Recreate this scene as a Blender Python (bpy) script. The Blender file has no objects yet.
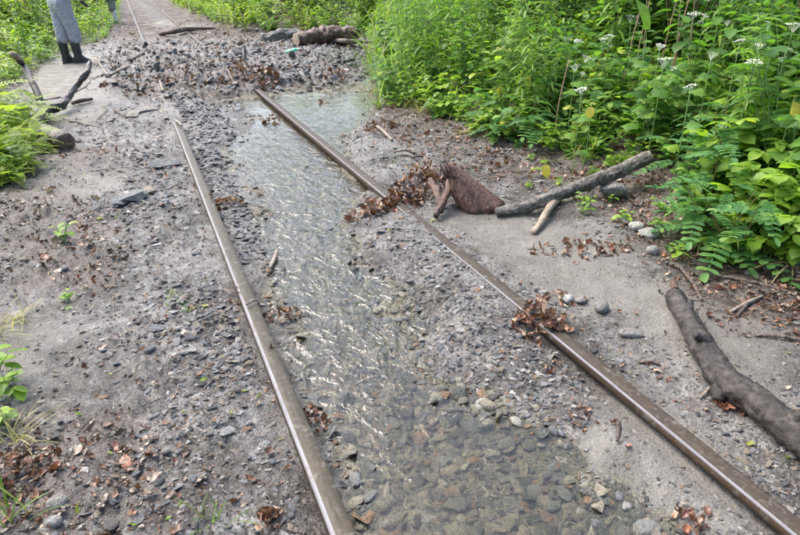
import bpy, bmesh, math, random
import numpy as np
from mathutils import Vector, Matrix, Euler, Quaternion, noise as mnoise

random.seed(7); rng = np.random.default_rng(7)
scene = bpy.context.scene
col = scene.collection

# ------------------------------------------------------------------ camera
CAM = Vector((-0.30, 0.0, 1.332)); FPX = 600.0
PITCH = math.radians(25.99); YAW = math.radians(22.98)
cd = bpy.data.cameras.new('camera'); cam = bpy.data.objects.new('camera', cd); col.objects.link(cam)
cam.location = CAM; cam.rotation_euler = (math.pi/2-PITCH, 0, -YAW)
cd.sensor_width = 36; cd.lens = FPX/800*36; cd.clip_start = 0.05; cd.clip_end = 2000
scene.camera = cam

# ------------------------------------------------------------------ sky, sun, exposure
world = bpy.data.worlds.new('World'); scene.world = world; world.use_nodes = True
wn = world.node_tree; wn.nodes.clear()
sky = wn.nodes.new('ShaderNodeTexSky'); sky.sky_type = 'NISHITA'; sky.sun_disc = False
SUN_EL, SUN_AZ = math.radians(56), math.radians(-34)      # azimuth from +Y, clockwise positive: hazy light from ahead, a little left
sky.sun_elevation = SUN_EL; sky.sun_rotation = SUN_AZ
sky.air_density = 1.0; sky.dust_density = 5.0; sky.ozone_density = 1.0
bg = wn.nodes.new('ShaderNodeBackground'); bg.inputs[1].default_value = 0.15
wo = wn.nodes.new('ShaderNodeOutputWorld')
wn.links.new(sky.outputs[0], bg.inputs[0]); wn.links.new(bg.outputs[0], wo.inputs[0])
sd_ = bpy.data.lights.new('sun', 'SUN'); sd_.energy = 1.5; sd_.angle = math.radians(40); sd_.color = (1, .985, .965)
sun = bpy.data.objects.new('sun', sd_); col.objects.link(sun)
sdir = Vector((math.sin(SUN_AZ)*math.cos(SUN_EL), math.cos(SUN_AZ)*math.cos(SUN_EL), math.sin(SUN_EL)))
sun.rotation_euler = sdir.to_track_quat('Z', 'Y').to_euler()
vs = scene.view_settings; vs.view_transform = 'Standard'; vs.look = 'None'; vs.exposure = 1.58; vs.gamma = 1
scene.render.resolution_x = 1024; scene.render.resolution_y = 685

# ------------------------------------------------------------------ survey helper: where a sight line meets a level
CF = Vector((math.sin(YAW)*math.cos(PITCH), math.cos(YAW)*math.cos(PITCH), -math.sin(PITCH)))
CR = Vector((math.cos(YAW), -math.sin(YAW), 0)); CU = CR.cross(CF)
def ray(px, py): return CF + CR*((px-400)/FPX) - CU*((py-267.5)/FPX)
def P(px, py, z=-0.04):
    d = ray(px, py); t = (z-CAM.z)/d.z
    return CAM + d*t
def Pxy(px, py, z=-0.04):
    p = P(px, py, z); return (p.x, p.y)
def poly(pts, z=-0.04): return np.array([Pxy(x, y, z) for x, y in pts])

# ------------------------------------------------------------------ noise and distance
_perm = np.random.default_rng(3).permutation(512); _perm = np.concatenate([_perm, _perm])
_ga = np.random.default_rng(4).uniform(0, 2*np.pi, 512); _gx, _gy = np.cos(_ga), np.sin(_ga)
def pn(x, y):
    x = np.asarray(x, float); y = np.asarray(y, float)
    xi = np.floor(x).astype(np.int64); yi = np.floor(y).astype(np.int64)
    fx = x-xi; fy = y-yi; xi &= 511; yi &= 511
    u = fx*fx*fx*(fx*(fx*6-15)+10); v = fy*fy*fy*(fy*(fy*6-15)+10)
    def g(ix, iy, dx, dy):
        h = _perm[(_perm[ix & 511]+(iy & 511)) & 1023] & 511
        return _gx[h]*dx+_gy[h]*dy
    a = g(xi, yi, fx, fy); b = g(xi+1, yi, fx-1, fy); c = g(xi, yi+1, fx, fy-1); d = g(xi+1, yi+1, fx-1, fy-1)
    return 1.5*((a+(b-a)*u)+((c+(d-c)*u)-(a+(b-a)*u))*v)
def fbm(x, y, o=3):
    s = 0; a = 1
    for i in range(o):
        s = s+a*pn(x*2**i+i*17.3, y*2**i+i*9.1); a *= .5
    return s
def sm(a, b, x):
    t = np.clip((np.asarray(x, float)-a)/(b-a), 0, 1); return t*t*(3-2*t)
def sdf(pl, x, y):
    x = np.asarray(x, float); y = np.asarray(y, float)
    d = np.full(x.shape, 1e9); ins = np.zeros(x.shape, bool); n = len(pl)
    for i in range(n):
        ax, ay = pl[i]; bx, by = pl[(i+1) % n]
        ex, ey = bx-ax, by-ay; wx, wy = x-ax, y-ay
        t = np.clip((wx*ex+wy*ey)/(ex*ex+ey*ey+1e-12), 0, 1)
        d = np.minimum(d, (wx-ex*t)**2+(wy-ey*t)**2)
        c = ((ay > y) != (by > y)) & (x < ex*(y-ay)/(by-ay+1e-12)+ax)
        ins ^= c
    d = np.sqrt(d); return np.where(ins, -d, d)

RX = 1.132                                   # right rail centre, left rail at x = 0
WATER = poly([(420, 640), (362, 540), (331, 450), (305, 390), (280, 325), (274, 300), (262, 270), (264, 240), (250, 215), (247, 190), (226, 165), (222, 148),
              (250, 130), (262, 119), (240, 113), (220, 105), (238, 97), (262, 97), (272, 89), (300, 86), (350, 87), (370, 95), (374, 112), (368, 126), (345, 134),
              (352, 160), (366, 183), (356, 203), (346, 225), (362, 246), (378, 262), (396, 290), (418, 320), (424, 352), (452, 378), (500, 402), (560, 432), (600, 462), (640, 502), (680, 548), (760, 640)], -0.07)
VEG_R = np.vstack([poly([(800, 270), (740, 258), (690, 240), (640, 203), (600, 178), (540, 152), (480, 140), (430, 112), (380, 102), (372, 60), (366, 40), (300, 33), (235, 33), (205, 20), (183, 13), (168, 3)], 0.0), np.array([[4.5, 90], [90, 90], [90, 0.2], [4.2, 0.9]])])
VEG_L = np.vstack([poly([(-60, 210), (0, 192), (26, 178), (40, 150), (28, 122), (14, 103), (30, 84), (62, 60), (100, 44), (122, 28), (121, 12), (122, 4)], 0.0), np.array([[-1.3, 90], [-90, 90], [-90, 0.8]])])
MOUND = poly([(70, 98), (130, 95), (172, 118), (222, 96), (262, 90), (300, 84), (385, 82), (400, 50), (370, 34), (290, 32), (222, 42), (160, 34), (100, 48), (64, 75)], 0.05)
SILTS = [poly(q) for q in ([(430, 215), (500, 210), (560, 225), (640, 260), (650, 300), (600, 320), (540, 290), (470, 240)], [(610, 290), (660, 280), (770, 330), (800, 380), (780, 420), (700, 380), (640, 350)],
         [(580, 390), (640, 400), (720, 470), (770, 540), (660, 520), (600, 460)], [(40, 62), (110, 60), (120, 105), (60, 135), (25, 120)], [(70, 40), (185, 15), (200, 28), (150, 42)], [(20, 195), (110, 170), (120, 190), (30, 215)], [(0, 320), (50, 330), (45, 380), (0, 380)])]
LITTER = [poly(q) for q in ([(0, 200), (60, 180), (110, 225), (95, 290), (0, 300)], [(60, 150), (120, 150), (130, 175), (60, 175)], [(95, 60), (180, 70), (270, 75), (260, 110), (120, 95)], [(112, 30), (150, 24), (250, 34), (300, 45), (240, 62), (120, 60)], [(118, 0), (135, 0), (150, 22), (112, 34)], [(140, 0), (172, 0), (215, 22), (180, 26)],
          [(372, 100), (430, 112), (480, 140), (540, 152), (600, 178), (640, 203), (690, 240), (740, 258), (860, 265), (860, 370), (740, 330), (670, 290), (640, 245), (560, 190), (480, 190), (420, 150), (370, 130)],
          [(0, 430), (40, 440), (60, 540), (0, 540)], [(110, 430), (150, 440), (170, 520), (90, 520)])]
def wl(y): return -0.086+0.0035*np.clip(y, 0, 8)

def masks(x, y):
    n = 0.12*fbm(x*2.3, y*2.3, 2)
    silt = np.zeros_like(x)
    for q in SILTS: silt = np.maximum(silt, sm(.16, -.12, sdf(q, x, y)+n))
    lit = np.zeros_like(x)
    for q in LITTER: lit = np.maximum(lit, sm(.2, -.15, sdf(q, x, y)+n))
    vr = sdf(VEG_R, x, y); vl = sdf(VEG_L, x, y)
    lit = np.maximum(lit, sm(.25, -.1, np.minimum(vr, vl)+n))
    return np.clip(silt*(1-.4*lit), 0, 1), lit, vr, vl

def terrain(x, y, full=False):
    x = np.asarray(x, float); y = np.asarray(y, float)
    silt, lit, vr, vl = masks(x, y)
    sw = sdf(WATER, x, y)+.09*fbm(x*3.1, y*3.1, 3)
    land = np.where(x < .02, -.042+.035*sm(0, 1.4, -x), np.where(x < RX, -.052+.02*sm(.5, 1.0, x), -.036+.03*sm(.1, .8, x-RX)))
    near_r = np.exp(-((x-RX)/.22)**2)
    cover = sm(1.82, 2.0, y)*sm(3.45, 3.2, y)
    land = land+near_r*cover*.0215-.030*np.exp(-((x-RX+.03)/.10)**2)*sm(1.9, 1.7, y)-.012*np.exp(-((x-.03)/.07)**2)*sm(7, 6, y)
    land = land+.012*np.exp(-(((x-RX+.02)/.26)**2+((y-3.1)/.2)**2))
    md = sdf(MOUND, x, y)
    mound = sm(.35, -1.5, md)
    land = land+.12*mound*(.75+.6*fbm(x*.8, y*.8, 2))
    land = land+.06*sm(-.2, 1, y-6.0)*sm(0, -.8, x)
    land = land+.055*np.exp(-(x/.4)**2)*sm(6.15, 6.9, y)*sm(14, 12, y)+.055*np.exp(-((x-RX)/.4)**2)*sm(7.6, 8.2, y)*sm(14, 12, y)
    rough = (.35+.65*(1-silt))*(1+1.2*mound+.3*lit)
    rough = rough*(1-.75*np.exp(-(x/.12)**2)*sm(8, 6, y))*(1-.85*np.exp(-((x-RX)/.1)**2)*sm(9, 7, y))
    rel = .020*fbm(x*1.9, y*1.9, 2)+.013*fbm(x*6, y*6, 2)+.0055*np.abs(fbm(x*18, y*18, 2))+.003*pn(x*55, y*55)
    rel = rel+(.018*np.abs(fbm(x*9+9, y*9, 2))-.007+.007*np.abs(pn(x*30, y*30)))*(1-silt)*(x < 1.0)
    rel = rel+.02*mound*np.abs(fbm(x*9, y*9, 2))
    land = land+rough*rel
    bank = np.clip(-vr, 0, 4); land = land+.30*bank-.030*bank**2
    land = land+.10*np.clip(-vl, 0, 3)
    w = wl(y)
    bed = w-.004-.042*sm(0, .30, -sw)+1.1*rel*(1-.3*silt)
    edge = w+.002+(land-w-.002)*sm(0, .16, sw)
    z = np.where(sw < 0, np.minimum(bed, w+.012), edge+.6*np.minimum(0, sw)*0)
    lit = np.maximum(lit, .75*mound*sm(-.4, .4, fbm(x*1.1, y*1.1, 2)+.15))
    if full: return z, silt, lit, sw, mound, vr, vl
    return z
def tz(x, y): return float(terrain(np.array([x]), np.array([y]))[0])
def G(px, py, it=4):
    """point of the terrain that a sight line meets"""
    z = -.04
    for _ in range(it):
        p = P(px, py, z); z = .4*z+.6*tz(p.x, p.y)
    p = P(px, py, z); return Vector((p.x, p.y, tz(p.x, p.y)))

# ------------------------------------------------------------------ object helpers
def tag(o, label=None, cat=None, group=None, kind=None):
    if label: o['label'] = label
    if cat: o['category'] = cat
    if group: o['group'] = group
    if kind: o['kind'] = kind
    return o
def mesh(name, v, f, mat=None, smooth=True):
    me = bpy.data.meshes.new(name); me.from_pydata([tuple(p) for p in v], [], [tuple(q) for q in f])
    if smooth: me.polygons.foreach_set('use_smooth', [True]*len(me.polygons))
    if mat: me.materials.append(mat)
    me.update(); return me
def grid_mesh(name, X, Y, Z, keep=None, mat=None):
    r, c = X.shape
    co = np.stack([X, Y, Z], -1).reshape(-1, 3).astype(np.float32)
    i = np.arange(r*c).reshape(r, c)
    q = np.stack([i[:-1, :-1], i[:-1, 1:], i[1:, 1:], i[1:, :-1]], -1).reshape(-1, 4)
    if keep is not None:
        k = keep[:-1, :-1] & keep[:-1, 1:] & keep[1:, 1:] & keep[1:, :-1]; q = q[k.reshape(-1)]
    me = bpy.data.meshes.new(name); me.vertices.add(len(co)); me.vertices.foreach_set('co', co.ravel())
    me.loops.add(q.size); me.loops.foreach_set('vertex_index', q.ravel().astype(np.int32))
    me.polygons.add(len(q)); me.polygons.foreach_set('loop_start', np.arange(0, q.size, 4, dtype=np.int32))
    me.polygons.foreach_set('loop_total', np.full(len(q), 4, np.int32)); me.polygons.foreach_set('use_smooth', np.ones(len(q), bool))
    me.update(calc_edges=True)
    if mat: me.materials.append(mat)
    return me
def ob(name, me, parent=None, loc=None, rot=None, scl=None):
    o = bpy.data.objects.new(name, me); col.objects.link(o)
    if parent: o.parent = parent
    if loc is not None: o.location = loc
    if rot is not None: o.rotation_euler = rot
    if scl is not None: o.scale = scl if hasattr(scl, '__len__') else (scl,)*3
    return o
def empty(name, loc=(0, 0, 0), rz=0, scl=1):
    o = ob(name, None, None, loc, (0, 0, rz), scl); o.empty_display_size = .1; return o

# ------------------------------------------------------------------ materials
class NT:
    def __init__(s, name):
        s.m = bpy.data.materials.new(name); s.m.use_nodes = True; s.t = s.m.node_tree; s.t.nodes.clear()
        s.out = s.t.nodes.new('ShaderNodeOutputMaterial')
    def n(s, typ, ins=None, **kw):
        x = s.t.nodes.new(typ)
        for k, v in kw.items(): setattr(x, k, v)
        for k, v in (ins or {}).items(): s.set(x, k, v)
        return x
    def set(s, x, k, v):
        if hasattr(v, 'is_output'): s.t.links.new(v, x.inputs[k])
        elif hasattr(v, 'outputs'): s.t.links.new(v.outputs[0], x.inputs[k])
        else:
            if isinstance(v, (tuple, list)) and len(v) == 3 and x.inputs[k].type == 'RGBA': v = (*v, 1)
            x.inputs[k].default_value = v
    def noise(s, scale, detail=3, rough=.55, vec=None, dist=0):
        x = s.n('ShaderNodeTexNoise', {'Scale': scale, 'Detail': detail, 'Roughness': rough, 'Distortion': dist})
        if vec is not None: s.set(x, 'Vector', vec)
        return x.outputs[0]
    def pos(s): return s.n('ShaderNodeNewGeometry').outputs['Position']
    def objc(s): return s.n('ShaderNodeTexCoord').outputs['Object']
    def ramp(s, fac, stops, interp='LINEAR'):
        x = s.n('ShaderNodeValToRGB', {0: fac}); r = x.color_ramp; r.interpolation = interp
        while len(r.elements) < len(stops): r.elements.new(.5)
        for e, (p, c) in zip(r.elements, stops):
            e.position = p; e.color = (*c, 1) if len(c) == 3 else c
        return x.outputs[0]
    def mix(s, fac, a, b, mode='MIX'):
        x = s.n('ShaderNodeMix', data_type='RGBA', blend_type=mode)
        s.set(x, 0, fac); s.set(x, 6, a); s.set(x, 7, b); return x.outputs[2]
    def math(s, op, a, b=0., clamp=False):
        x = s.n('ShaderNodeMath', {0: a, 1: b}, operation=op, use_clamp=clamp); return x.outputs[0]
    def maprange(s, v, a, b, c, d):
        return s.n('ShaderNodeMapRange', {0: v, 1: a, 2: b, 3: c, 4: d}).outputs[0]
    def attr(s, name): return s.n('ShaderNodeAttribute', attribute_name=name).outputs['Fac']
    def bump(s, h, dist, strength=1., nrm=None):
        x = s.n('ShaderNodeBump', {'Height': h, 'Distance': dist, 'Strength': strength})
        if nrm is not None: s.set(x, 'Normal', nrm)
        return x.outputs[0]
    def principled(s, colr, rough=.5, nrm=None, metal=0., spec=.5, coat=0.):
        x = s.n('ShaderNodeBsdfPrincipled', {'Base Color': colr, 'Roughness': rough, 'Metallic': metal, 'Specular IOR Level': spec, 'Coat Weight': coat, 'Coat Roughness': .15})
        if nrm is not None: s.set(x, 'Normal', nrm)
        return x.outputs[0]
    def done(s, sh): s.t.links.new(sh, s.out.inputs[0]); return s.m

def mat_ground():
    t = NT('mud_and_silt'); p = t.pos()
    n1 = t.noise(2.2, 5, .65, p); n2 = t.noise(14, 5, .65, p); n3 = t.noise(70, 4, .7, p); n4 = t.noise(260, 3, .7, p)
    mud = t.ramp(n2, [(.30, (.055, .048, .042)), (.44, (.118, .113, .107)), (.56, (.198, .193, .184)), (.72, (.34, .335, .32))])
    mud = t.mix(t.ramp(n3, [(.36, (1, 1, 1)), (.5, (0, 0, 0))]), mud, (.06, .048, .042))
    mud = t.mix(t.ramp(n3, [(.58, (0, 0, 0)), (.70, (.75, .75, .75))]), mud, (.33, .325, .32))
    spk = t.ramp(n4, [(.34, (.38, .36, .35)), (.5, (1, 1, 1)), (.66, (1.5, 1.5, 1.5))])
    mud = t.mix(1, mud, spk, 'MULTIPLY')
    damp = t.ramp(n1, [(.42, (.50, .47, .44)), (.52, (1, 1, 1)), (.66, (1.25, 1.25, 1.25))])
    mud = t.mix(1, mud, damp, 'MULTIPLY')
    silt = t.ramp(t.noise(5, 5, .6, p, .6), [(.3, (.135, .125, .108)), (.55, (.20, .19, .168)), (.8, (.265, .255, .23))])
    silt = t.mix(.5, silt, t.mix(1, silt, spk, 'MULTIPLY'))
    lit = t.ramp(n3, [(.3, (.030, .022, .017)), (.48, (.082, .060, .046)), (.62, (.145, .115, .093)), (.78, (.25, .215, .185))])
    c = t.mix(t.math('MULTIPLY', t.attr('silt'), .95), mud, silt)
    lf = t.math('MULTIPLY', t.attr('litter'), t.maprange(n2, .38, .58, .15, .9), True)
    c = t.mix(lf, c, lit)
    rust = t.math('MULTIPLY', t.maprange(n1, .5, .68, 0, 1), t.maprange(n3, .45, .6, 0, .6))
    c = t.mix(rust, c, (.085, .068, .055))
    bed = t.ramp(n3, [(.3, (.04, .036, .024)), (.5, (.13, .12, .082)), (.68, (.25, .235, .165)), (.8, (.40, .38, .30))])
    bed = t.mix(1, bed, spk, 'MULTIPLY')
    c = t.mix(t.attr('bed'), c, bed)
    gl = t.ramp(t.noise(300, 2, .6, p), [(.40, (.27, .27, .27)), (.60, (.68, .68, .68))])
    wet = t.attr('wet'); gl = t.math('ADD', gl, t.math('MULTIPLY', t.math('SUBTRACT', 1., wet), .4))
    gl = t.math('MULTIPLY', gl, t.maprange(n1, .42, .54, .38, 1.))
    b = t.bump(n4, .005, .9); b = t.bump(n3, .016, .9, b); b = t.bump(n2, .02, .6, b)
    return t.done(t.principled(c, gl, b, spec=t.maprange(wet, 0, 1, .08, .5)))

def mat_stone(name, stops, wet=.4, spec=.5):
    t = NT(name); r = t.n('ShaderNodeObjectInfo').outputs['Random']; o = t.objc()
    c = t.ramp(r, stops, 'CONSTANT')
    k = t.noise(6, 4, .6, t.n('ShaderNodeVectorMath', {0: o, 1: t.n('ShaderNodeCombineXYZ', {0: t.math('MULTIPLY', r, 37.)}).outputs[0]}, operation='ADD').outputs[0])
    c = t.mix(1, c, t.ramp(k, [(.28, (.5, .49, .47)), (.5, (1, 1, 1)), (.75, (1.3, 1.28, 1.22))]), 'MULTIPLY')
    pn_ = t.noise(30, 4, .6, t.pos())
    c = t.mix(t.ramp(pn_, [(.50, (0, 0, 0)), (.68, (.6, .6, .6))]), c, (.24, .22, .195))
    b = t.bump(t.noise(9, 4, .65, o), .12, .7)
    return t.done(t.principled(c, wet, b, spec=spec))
SLATE = [(0, (.09, .095, .10)), (.12, (.18, .19, .20)), (.26, (.27, .275, .28)), (.40, (.22, .225, .195)), (.50, (.36, .35, .325)), (.60, (.14, .13, .12)), (.68, (.30, .25, .19)), (.78, (.44, .43, .41)), (.87, (.32, .20, .13)), (.92, (.58, .56, .52)), (.97, (.40, .37, .30))]
M_ground = mat_ground()
M_stone = mat_stone('slate_stone', SLATE)
M_darkst = mat_stone('wet_dark_slate', [(0, (.075, .08, .086)), (.16, (.15, .158, .165)), (.34, (.22, .225, .23)), (.5, (.16, .145, .13)), (.64, (.30, .295, .285)), (.78, (.20, .205, .195)), (.9, (.38, .37, .355))], .36)
M_bedst = mat_stone('stream_bed_stone', [(0, (.10, .105, .09)), (.18, (.20, .195, .15)), (.34, (.27, .255, .20)), (.48, (.15, .16, .15)), (.6, (.33, .30, .23)), (.74, (.22, .23, .22)), (.85, (.28, .19, .12)), (.93, (.45, .43, .37))], .35)
M_greyrock = mat_stone('grey_rock', [(0, (.27, .265, .25)), (.4, (.34, .335, .32)), (.7, (.42, .41, .385))], .6, .3)

def mat_leaf(name, stops, trans=.55, rough=.45, spec=.4, veins=True):
    t = NT(name); r = t.n('ShaderNodeObjectInfo').outputs['Random']; isl = t.n('ShaderNodeNewGeometry').outputs['Random Per Island']
    f = t.math('FRACT', t.math('ADD', r, isl)); c = t.ramp(f, stops)
    k = t.noise(22 if trans > .2 else 120, 3, .6, t.pos())
    c = t.mix(1, c, t.ramp(k, [(.3, (.72, .74, .7) if trans > .2 else (.4, .38, .36)), (.7, (1.2, 1.18, 1.1) if trans > .2 else (1.5, 1.45, 1.4))]), 'MULTIPLY')
    pr = t.n('ShaderNodeBsdfPrincipled', {'Base Color': c, 'Roughness': rough, 'Specular IOR Level': spec})
    tr = t.n('ShaderNodeBsdfTranslucent', {0: t.mix(1, c, (1.15, 1.25, .55), 'MULTIPLY')})
    mx = t.n('ShaderNodeMixShader', {0: trans, 1: pr, 2: tr})
    return t.done(mx.outputs[0])
M_pinnate = mat_leaf('blue_green_leaf', [(0, (.065, .17, .06)), (.5, (.10, .245, .08)), (.85, (.14, .30, .095)), (1, (.20, .34, .09))])
M_broad = mat_leaf('fresh_green_leaf', [(0, (.11, .22, .03)), (.4, (.18, .32, .045)), (.75, (.25, .40, .055)), (.96, (.30, .43, .07)), (1, (.48, .42, .07))])
M_lance = mat_leaf('lance_leaf', [(0, (.10, .20, .04)), (.5, (.17, .31, .055)), (.9, (.24, .39, .075)), (1, (.32, .39, .09))])
M_dark = mat_leaf('deep_green_leaf', [(0, (.055, .135, .025)), (.6, (.105, .235, .04)), (1, (.18, .32, .055))])
M_yellowg = mat_leaf('yellow_green_leaf', [(0, (.16, .26, .04)), (.5, (.25, .36, .055)), (.9, (.35, .44, .08)), (1, (.5, .5, .16))])
M_grass = mat_leaf('grass_blade', [(0, (.08, .17, .035)), (.6, (.15, .26, .06)), (.9, (.25, .32, .10)), (1, (.36, .33, .16))])
M_strawg = mat_leaf('straw_blade', [(0, (.25, .24, .10)), (.6, (.42, .38, .20)), (1, (.30, .34, .12))])
M_yellow = mat_leaf('yellowed_leaf', [(0, (.45, .40, .06)), (1, (.55, .48, .12))])
M_greenbit = mat_leaf('fallen_green_leaf', [(0, (.16, .30, .04)), (.5, (.28, .42, .06)), (.8, (.45, .46, .12)), (1, (.3, .4, .15))])
M_dead = mat_leaf('dead_leaf', [(0, (.075, .038, .027)), (.3, (.15, .068, .043)), (.55, (.235, .105, .062)), (.72, (.15, .09, .067)), (.88, (.30, .18, .115)), (1, (.38, .28, .21))], .12, .38, .4)
M_deadpale = mat_leaf('dull_dead_leaf', [(0, (.05, .034, .026)), (.35, (.10, .068, .05)), (.6, (.16, .115, .088)), (.8, (.22, .175, .14)), (1, (.32, .28, .22))], .08, .4, .5)
def simple(name, c, rough=.5, metal=0, bs=0, bd=.01, var=.25, scale=20, spec=.5):
    t = NT(name); o = t.objc(); k = t.noise(scale, 4, .6, o)
    cc = t.mix(1, c, t.ramp(k, [(.3, (1-var,)*3), (.7, (1+var,)*3)]), 'MULTIPLY')
    b = t.bump(t.noise(bs, 3, .6, o), bd) if bs else None
    return t.done(t.principled(cc, rough, b, metal, spec))
M_stem = simple('green_stem', (.12, .22, .06), .5); M_redstem = simple('red_stem', (.20, .12, .06), .5)
M_drystem = simple('dry_stalk', (.26, .17, .10), .7)
M_flower = simple('white_umbel', (.66, .69, .58), .6)
def mat_bark(name, stops, rough=.55, scale=(6, 6, 1.2), bump=.02, fine=60):
    t = NT(name); o = t.objc(); mp = t.n('ShaderNodeMapping', {0: o, 3: scale}).outputs[0]
    a = t.noise(9, 7, .75, mp, .15); b = t.noise(fine, 4, .7, o)
    c = t.ramp(t.maprange(t.math('ADD', t.math('MULTIPLY', a, .6), t.math('MULTIPLY', b, .4)), .36, .66, .12, .88), stops)
    c = t.mix(t.ramp(t.noise(5, 5, .7, o), [(.56, (0, 0, 0)), (.70, (.30, .30, .30))]), c, (.15, .135, .118))
    bm = t.bump(b, bump*.15, .8); bm = t.bump(a, bump, .9, bm)
    return t.done(t.principled(c, rough, bm, spec=.45))
M_wetlog = mat_bark('wet_brown_bark', [(.25, (.010, .008, .007)), (.46, (.026, .021, .018)), (.62, (.048, .040, .035)), (.85, (.105, .092, .08))], .36, (3, 3, 3), .012, 45)
M_greybark = mat_bark('grey_bark', [(.3, (.05, .043, .036)), (.5, (.11, .10, .086)), (.72, (.21, .195, .17))], .55, (3, 3, 3), .012, 50)
M_brownwood = mat_bark('brown_bark', [(.25, (.022, .013, .010)), (.46, (.075, .040, .028)), (.62, (.125, .066, .046)), (.80, (.21, .14, .11))], .45, (4, 4, 2), .014, 50)
M_palewood = mat_bark('broken_pale_wood', [(.3, (.22, .16, .11)), (.5, (.36, .29, .22)), (.75, (.50, .44, .36))], .7)
M_cutwood = mat_bark('muddy_cut_wood', [(.3, (.06, .036, .026)), (.5, (.13, .08, .06)), (.75, (.21, .15, .12))], .5, (2, 2, 2))
M_twig = mat_bark('twig_bark', [(.3, (.05, .035, .028)), (.5, (.12, .085, .07)), (.75, (.25, .20, .16))], .6)
M_paletwig = mat_bark('bleached_twig', [(.3, (.16, .12, .09)), (.5, (.30, .25, .20)), (.75, (.42, .38, .32))], .6)

def mat_rail(name, c0, c1, rough, metal):
    t = NT(name); p = t.pos(); mp = t.n('ShaderNodeMapping', {0: p, 3: (60, 3, 60)}).outputs[0]
    a = t.noise(1.6, 5, .65, mp); b = t.noise(45, 4, .7, p); g = t.noise(7, 3, .6, p)
    c = t.mix(t.maprange(a, .3, .7, 0, 1), c0, c1)
    c = t.mix(t.ramp(b, [(.52, (0, 0, 0)), (.72, (.5, .5, .5))]), c, (.15, .137, .115))
    c = t.mix(t.ramp(t.noise(16, 5, .7, p), [(.57, (0, 0, 0)), (.64, (.7, .7, .7))]), c, (.13, .118, .10))
    c = t.mix(t.ramp(g, [(.55, (0, 0, 0)), (.7, (.4, .4, .4))]), c, (.09, .06, .04))
    r = t.math('ADD', t.math('MULTIPLY', b, .25), rough-.12)
    return t.done(t.principled(c, r, t.bump(b, .002, .7), metal, .22))
M_railtop = mat_rail('worn_rail_top', (.030, .026, .018), (.066, .058, .042), .46, .1)
M_railtop2 = mat_rail('rust_brown_rail_top', (.034, .026, .019), (.062, .050, .037), .55, .05)
M_railside = mat_rail('rusty_rail_side', (.040, .026, .018), (.085, .058, .038), .6, .05)
M_railedge = mat_rail('polished_rail_edge', (.13, .13, .14), (.20, .20, .22), .5, .1)

def mat_water():
    t = NT('stream_water'); p = t.pos()
    mp = t.n('ShaderNodeMapping', {0: p, 3: (1, .62, 1)}).outputs[0]
    a = t.n('ShaderNodeTexNoise', {'Vector': mp, 'Scale': 11., 'Detail': 2., 'Roughness': .4, 'Lacunarity': 2.1, 'Offset': 1., 'Gain': 1.5, 'Distortion': .8}, noise_type='RIDGED_MULTIFRACTAL', normalize=False).outputs[0]; b = t.noise(60, 2, .5, mp, .6)
    bm = t.bump(b, .006, t.attr('ripple')); bm = t.bump(a, .0062, t.attr('ripple'), bm)
    fr = t.n('ShaderNodeFresnel', {0: 1.52, 'Normal': bm}).outputs[0]
    gl = t.n('ShaderNodeBsdfGlossy', {'Color': (1, 1, 1, 1), 'Roughness': .07, 'Normal': bm})
    tr = t.n('ShaderNodeBsdfTransparent', {0: (.95, .95, .87, 1)})
    silt = t.n('ShaderNodeBsdfDiffuse', {0: (.27, .27, .20, 1)})
    body = t.n('ShaderNodeMixShader', {0: .02, 1: tr, 2: silt})
    mx = t.n('ShaderNodeMixShader', {0: fr, 1: body, 2: gl})
    return t.done(mx.outputs[0])
M_water = mat_water()

# ------------------------------------------------------------------ ground and water
NR, NC = 840, 780
v = np.linspace(0, 1, NR); yy = -.55+.75*np.exp(v*math.log(420/.75))
u = np.linspace(0, 1, NC); uu = np.where(u < .5, -1+2*u, 2*u-1)
row = yy[:, None]
wl_ = (1.6+.85*(row+.0)); wr_ = (2.6+1.55*row)
q = np.sign(uu)*(np.abs(uu)*.75+.25*np.abs(uu)**3)
X = np.where(q[None, :] < 0, q[None, :]*wl_, q[None, :]*wr_)+.1; Y = np.broadcast_to(row, X.shape)
Z, silt_, lit_, sw_, mound_, vr_, vl_ = terrain(X.ravel(), Y.ravel(), True)
me = grid_mesh('ground', X, Y, Z.reshape(X.shape), None, M_ground)
for nm, a in (('silt', silt_), ('litter', lit_), ('bed', sm(.05, -.03, sw_)), ('wet', sm(18, 13, Y.ravel()))):
    at = me.attributes.new(nm, 'FLOAT', 'POINT'); at.data.foreach_set('value', a.astype(np.float32))
ground = ob('ground', me); ground['kind'] = 'structure'

NWy, NWx = 620, 230
yw = -.2+.55*np.exp(np.linspace(0, 1, NWy)*math.log((7.9+.2)/.55)); xw = np.linspace(.01, 2.5, NWx)
XW, YW = np.meshgrid(xw, yw)
sww = sdf(WATER, XW.ravel(), YW.ravel()).reshape(XW.shape)
c1 = np.array(Pxy(385, 425, -.07))
rif = np.exp(-(((XW-c1[0])/.22)**2+((YW-c1[1])/.28)**2)); mid = sm(1.2, 2.2, YW)*sm(6.8, 4.6, YW)
amp = .25+.55*mid+.25*rif
ZW = wl(YW)+amp*(.0055*fbm(XW*9, YW*6, 3)+.0030*np.abs(pn(XW*30+3*pn(XW*6, YW*6), YW*17)))
mw = grid_mesh('water', XW, YW, ZW, sww < .14, M_water)
at = mw.attributes.new('ripple', 'FLOAT', 'POINT'); at.data.foreach_set('value', np.clip(.16+.85*mid+.12*rif, 0, 1.).ravel().astype(np.float32))
water = ob('water', mw); water['kind'] = 'structure'

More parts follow.
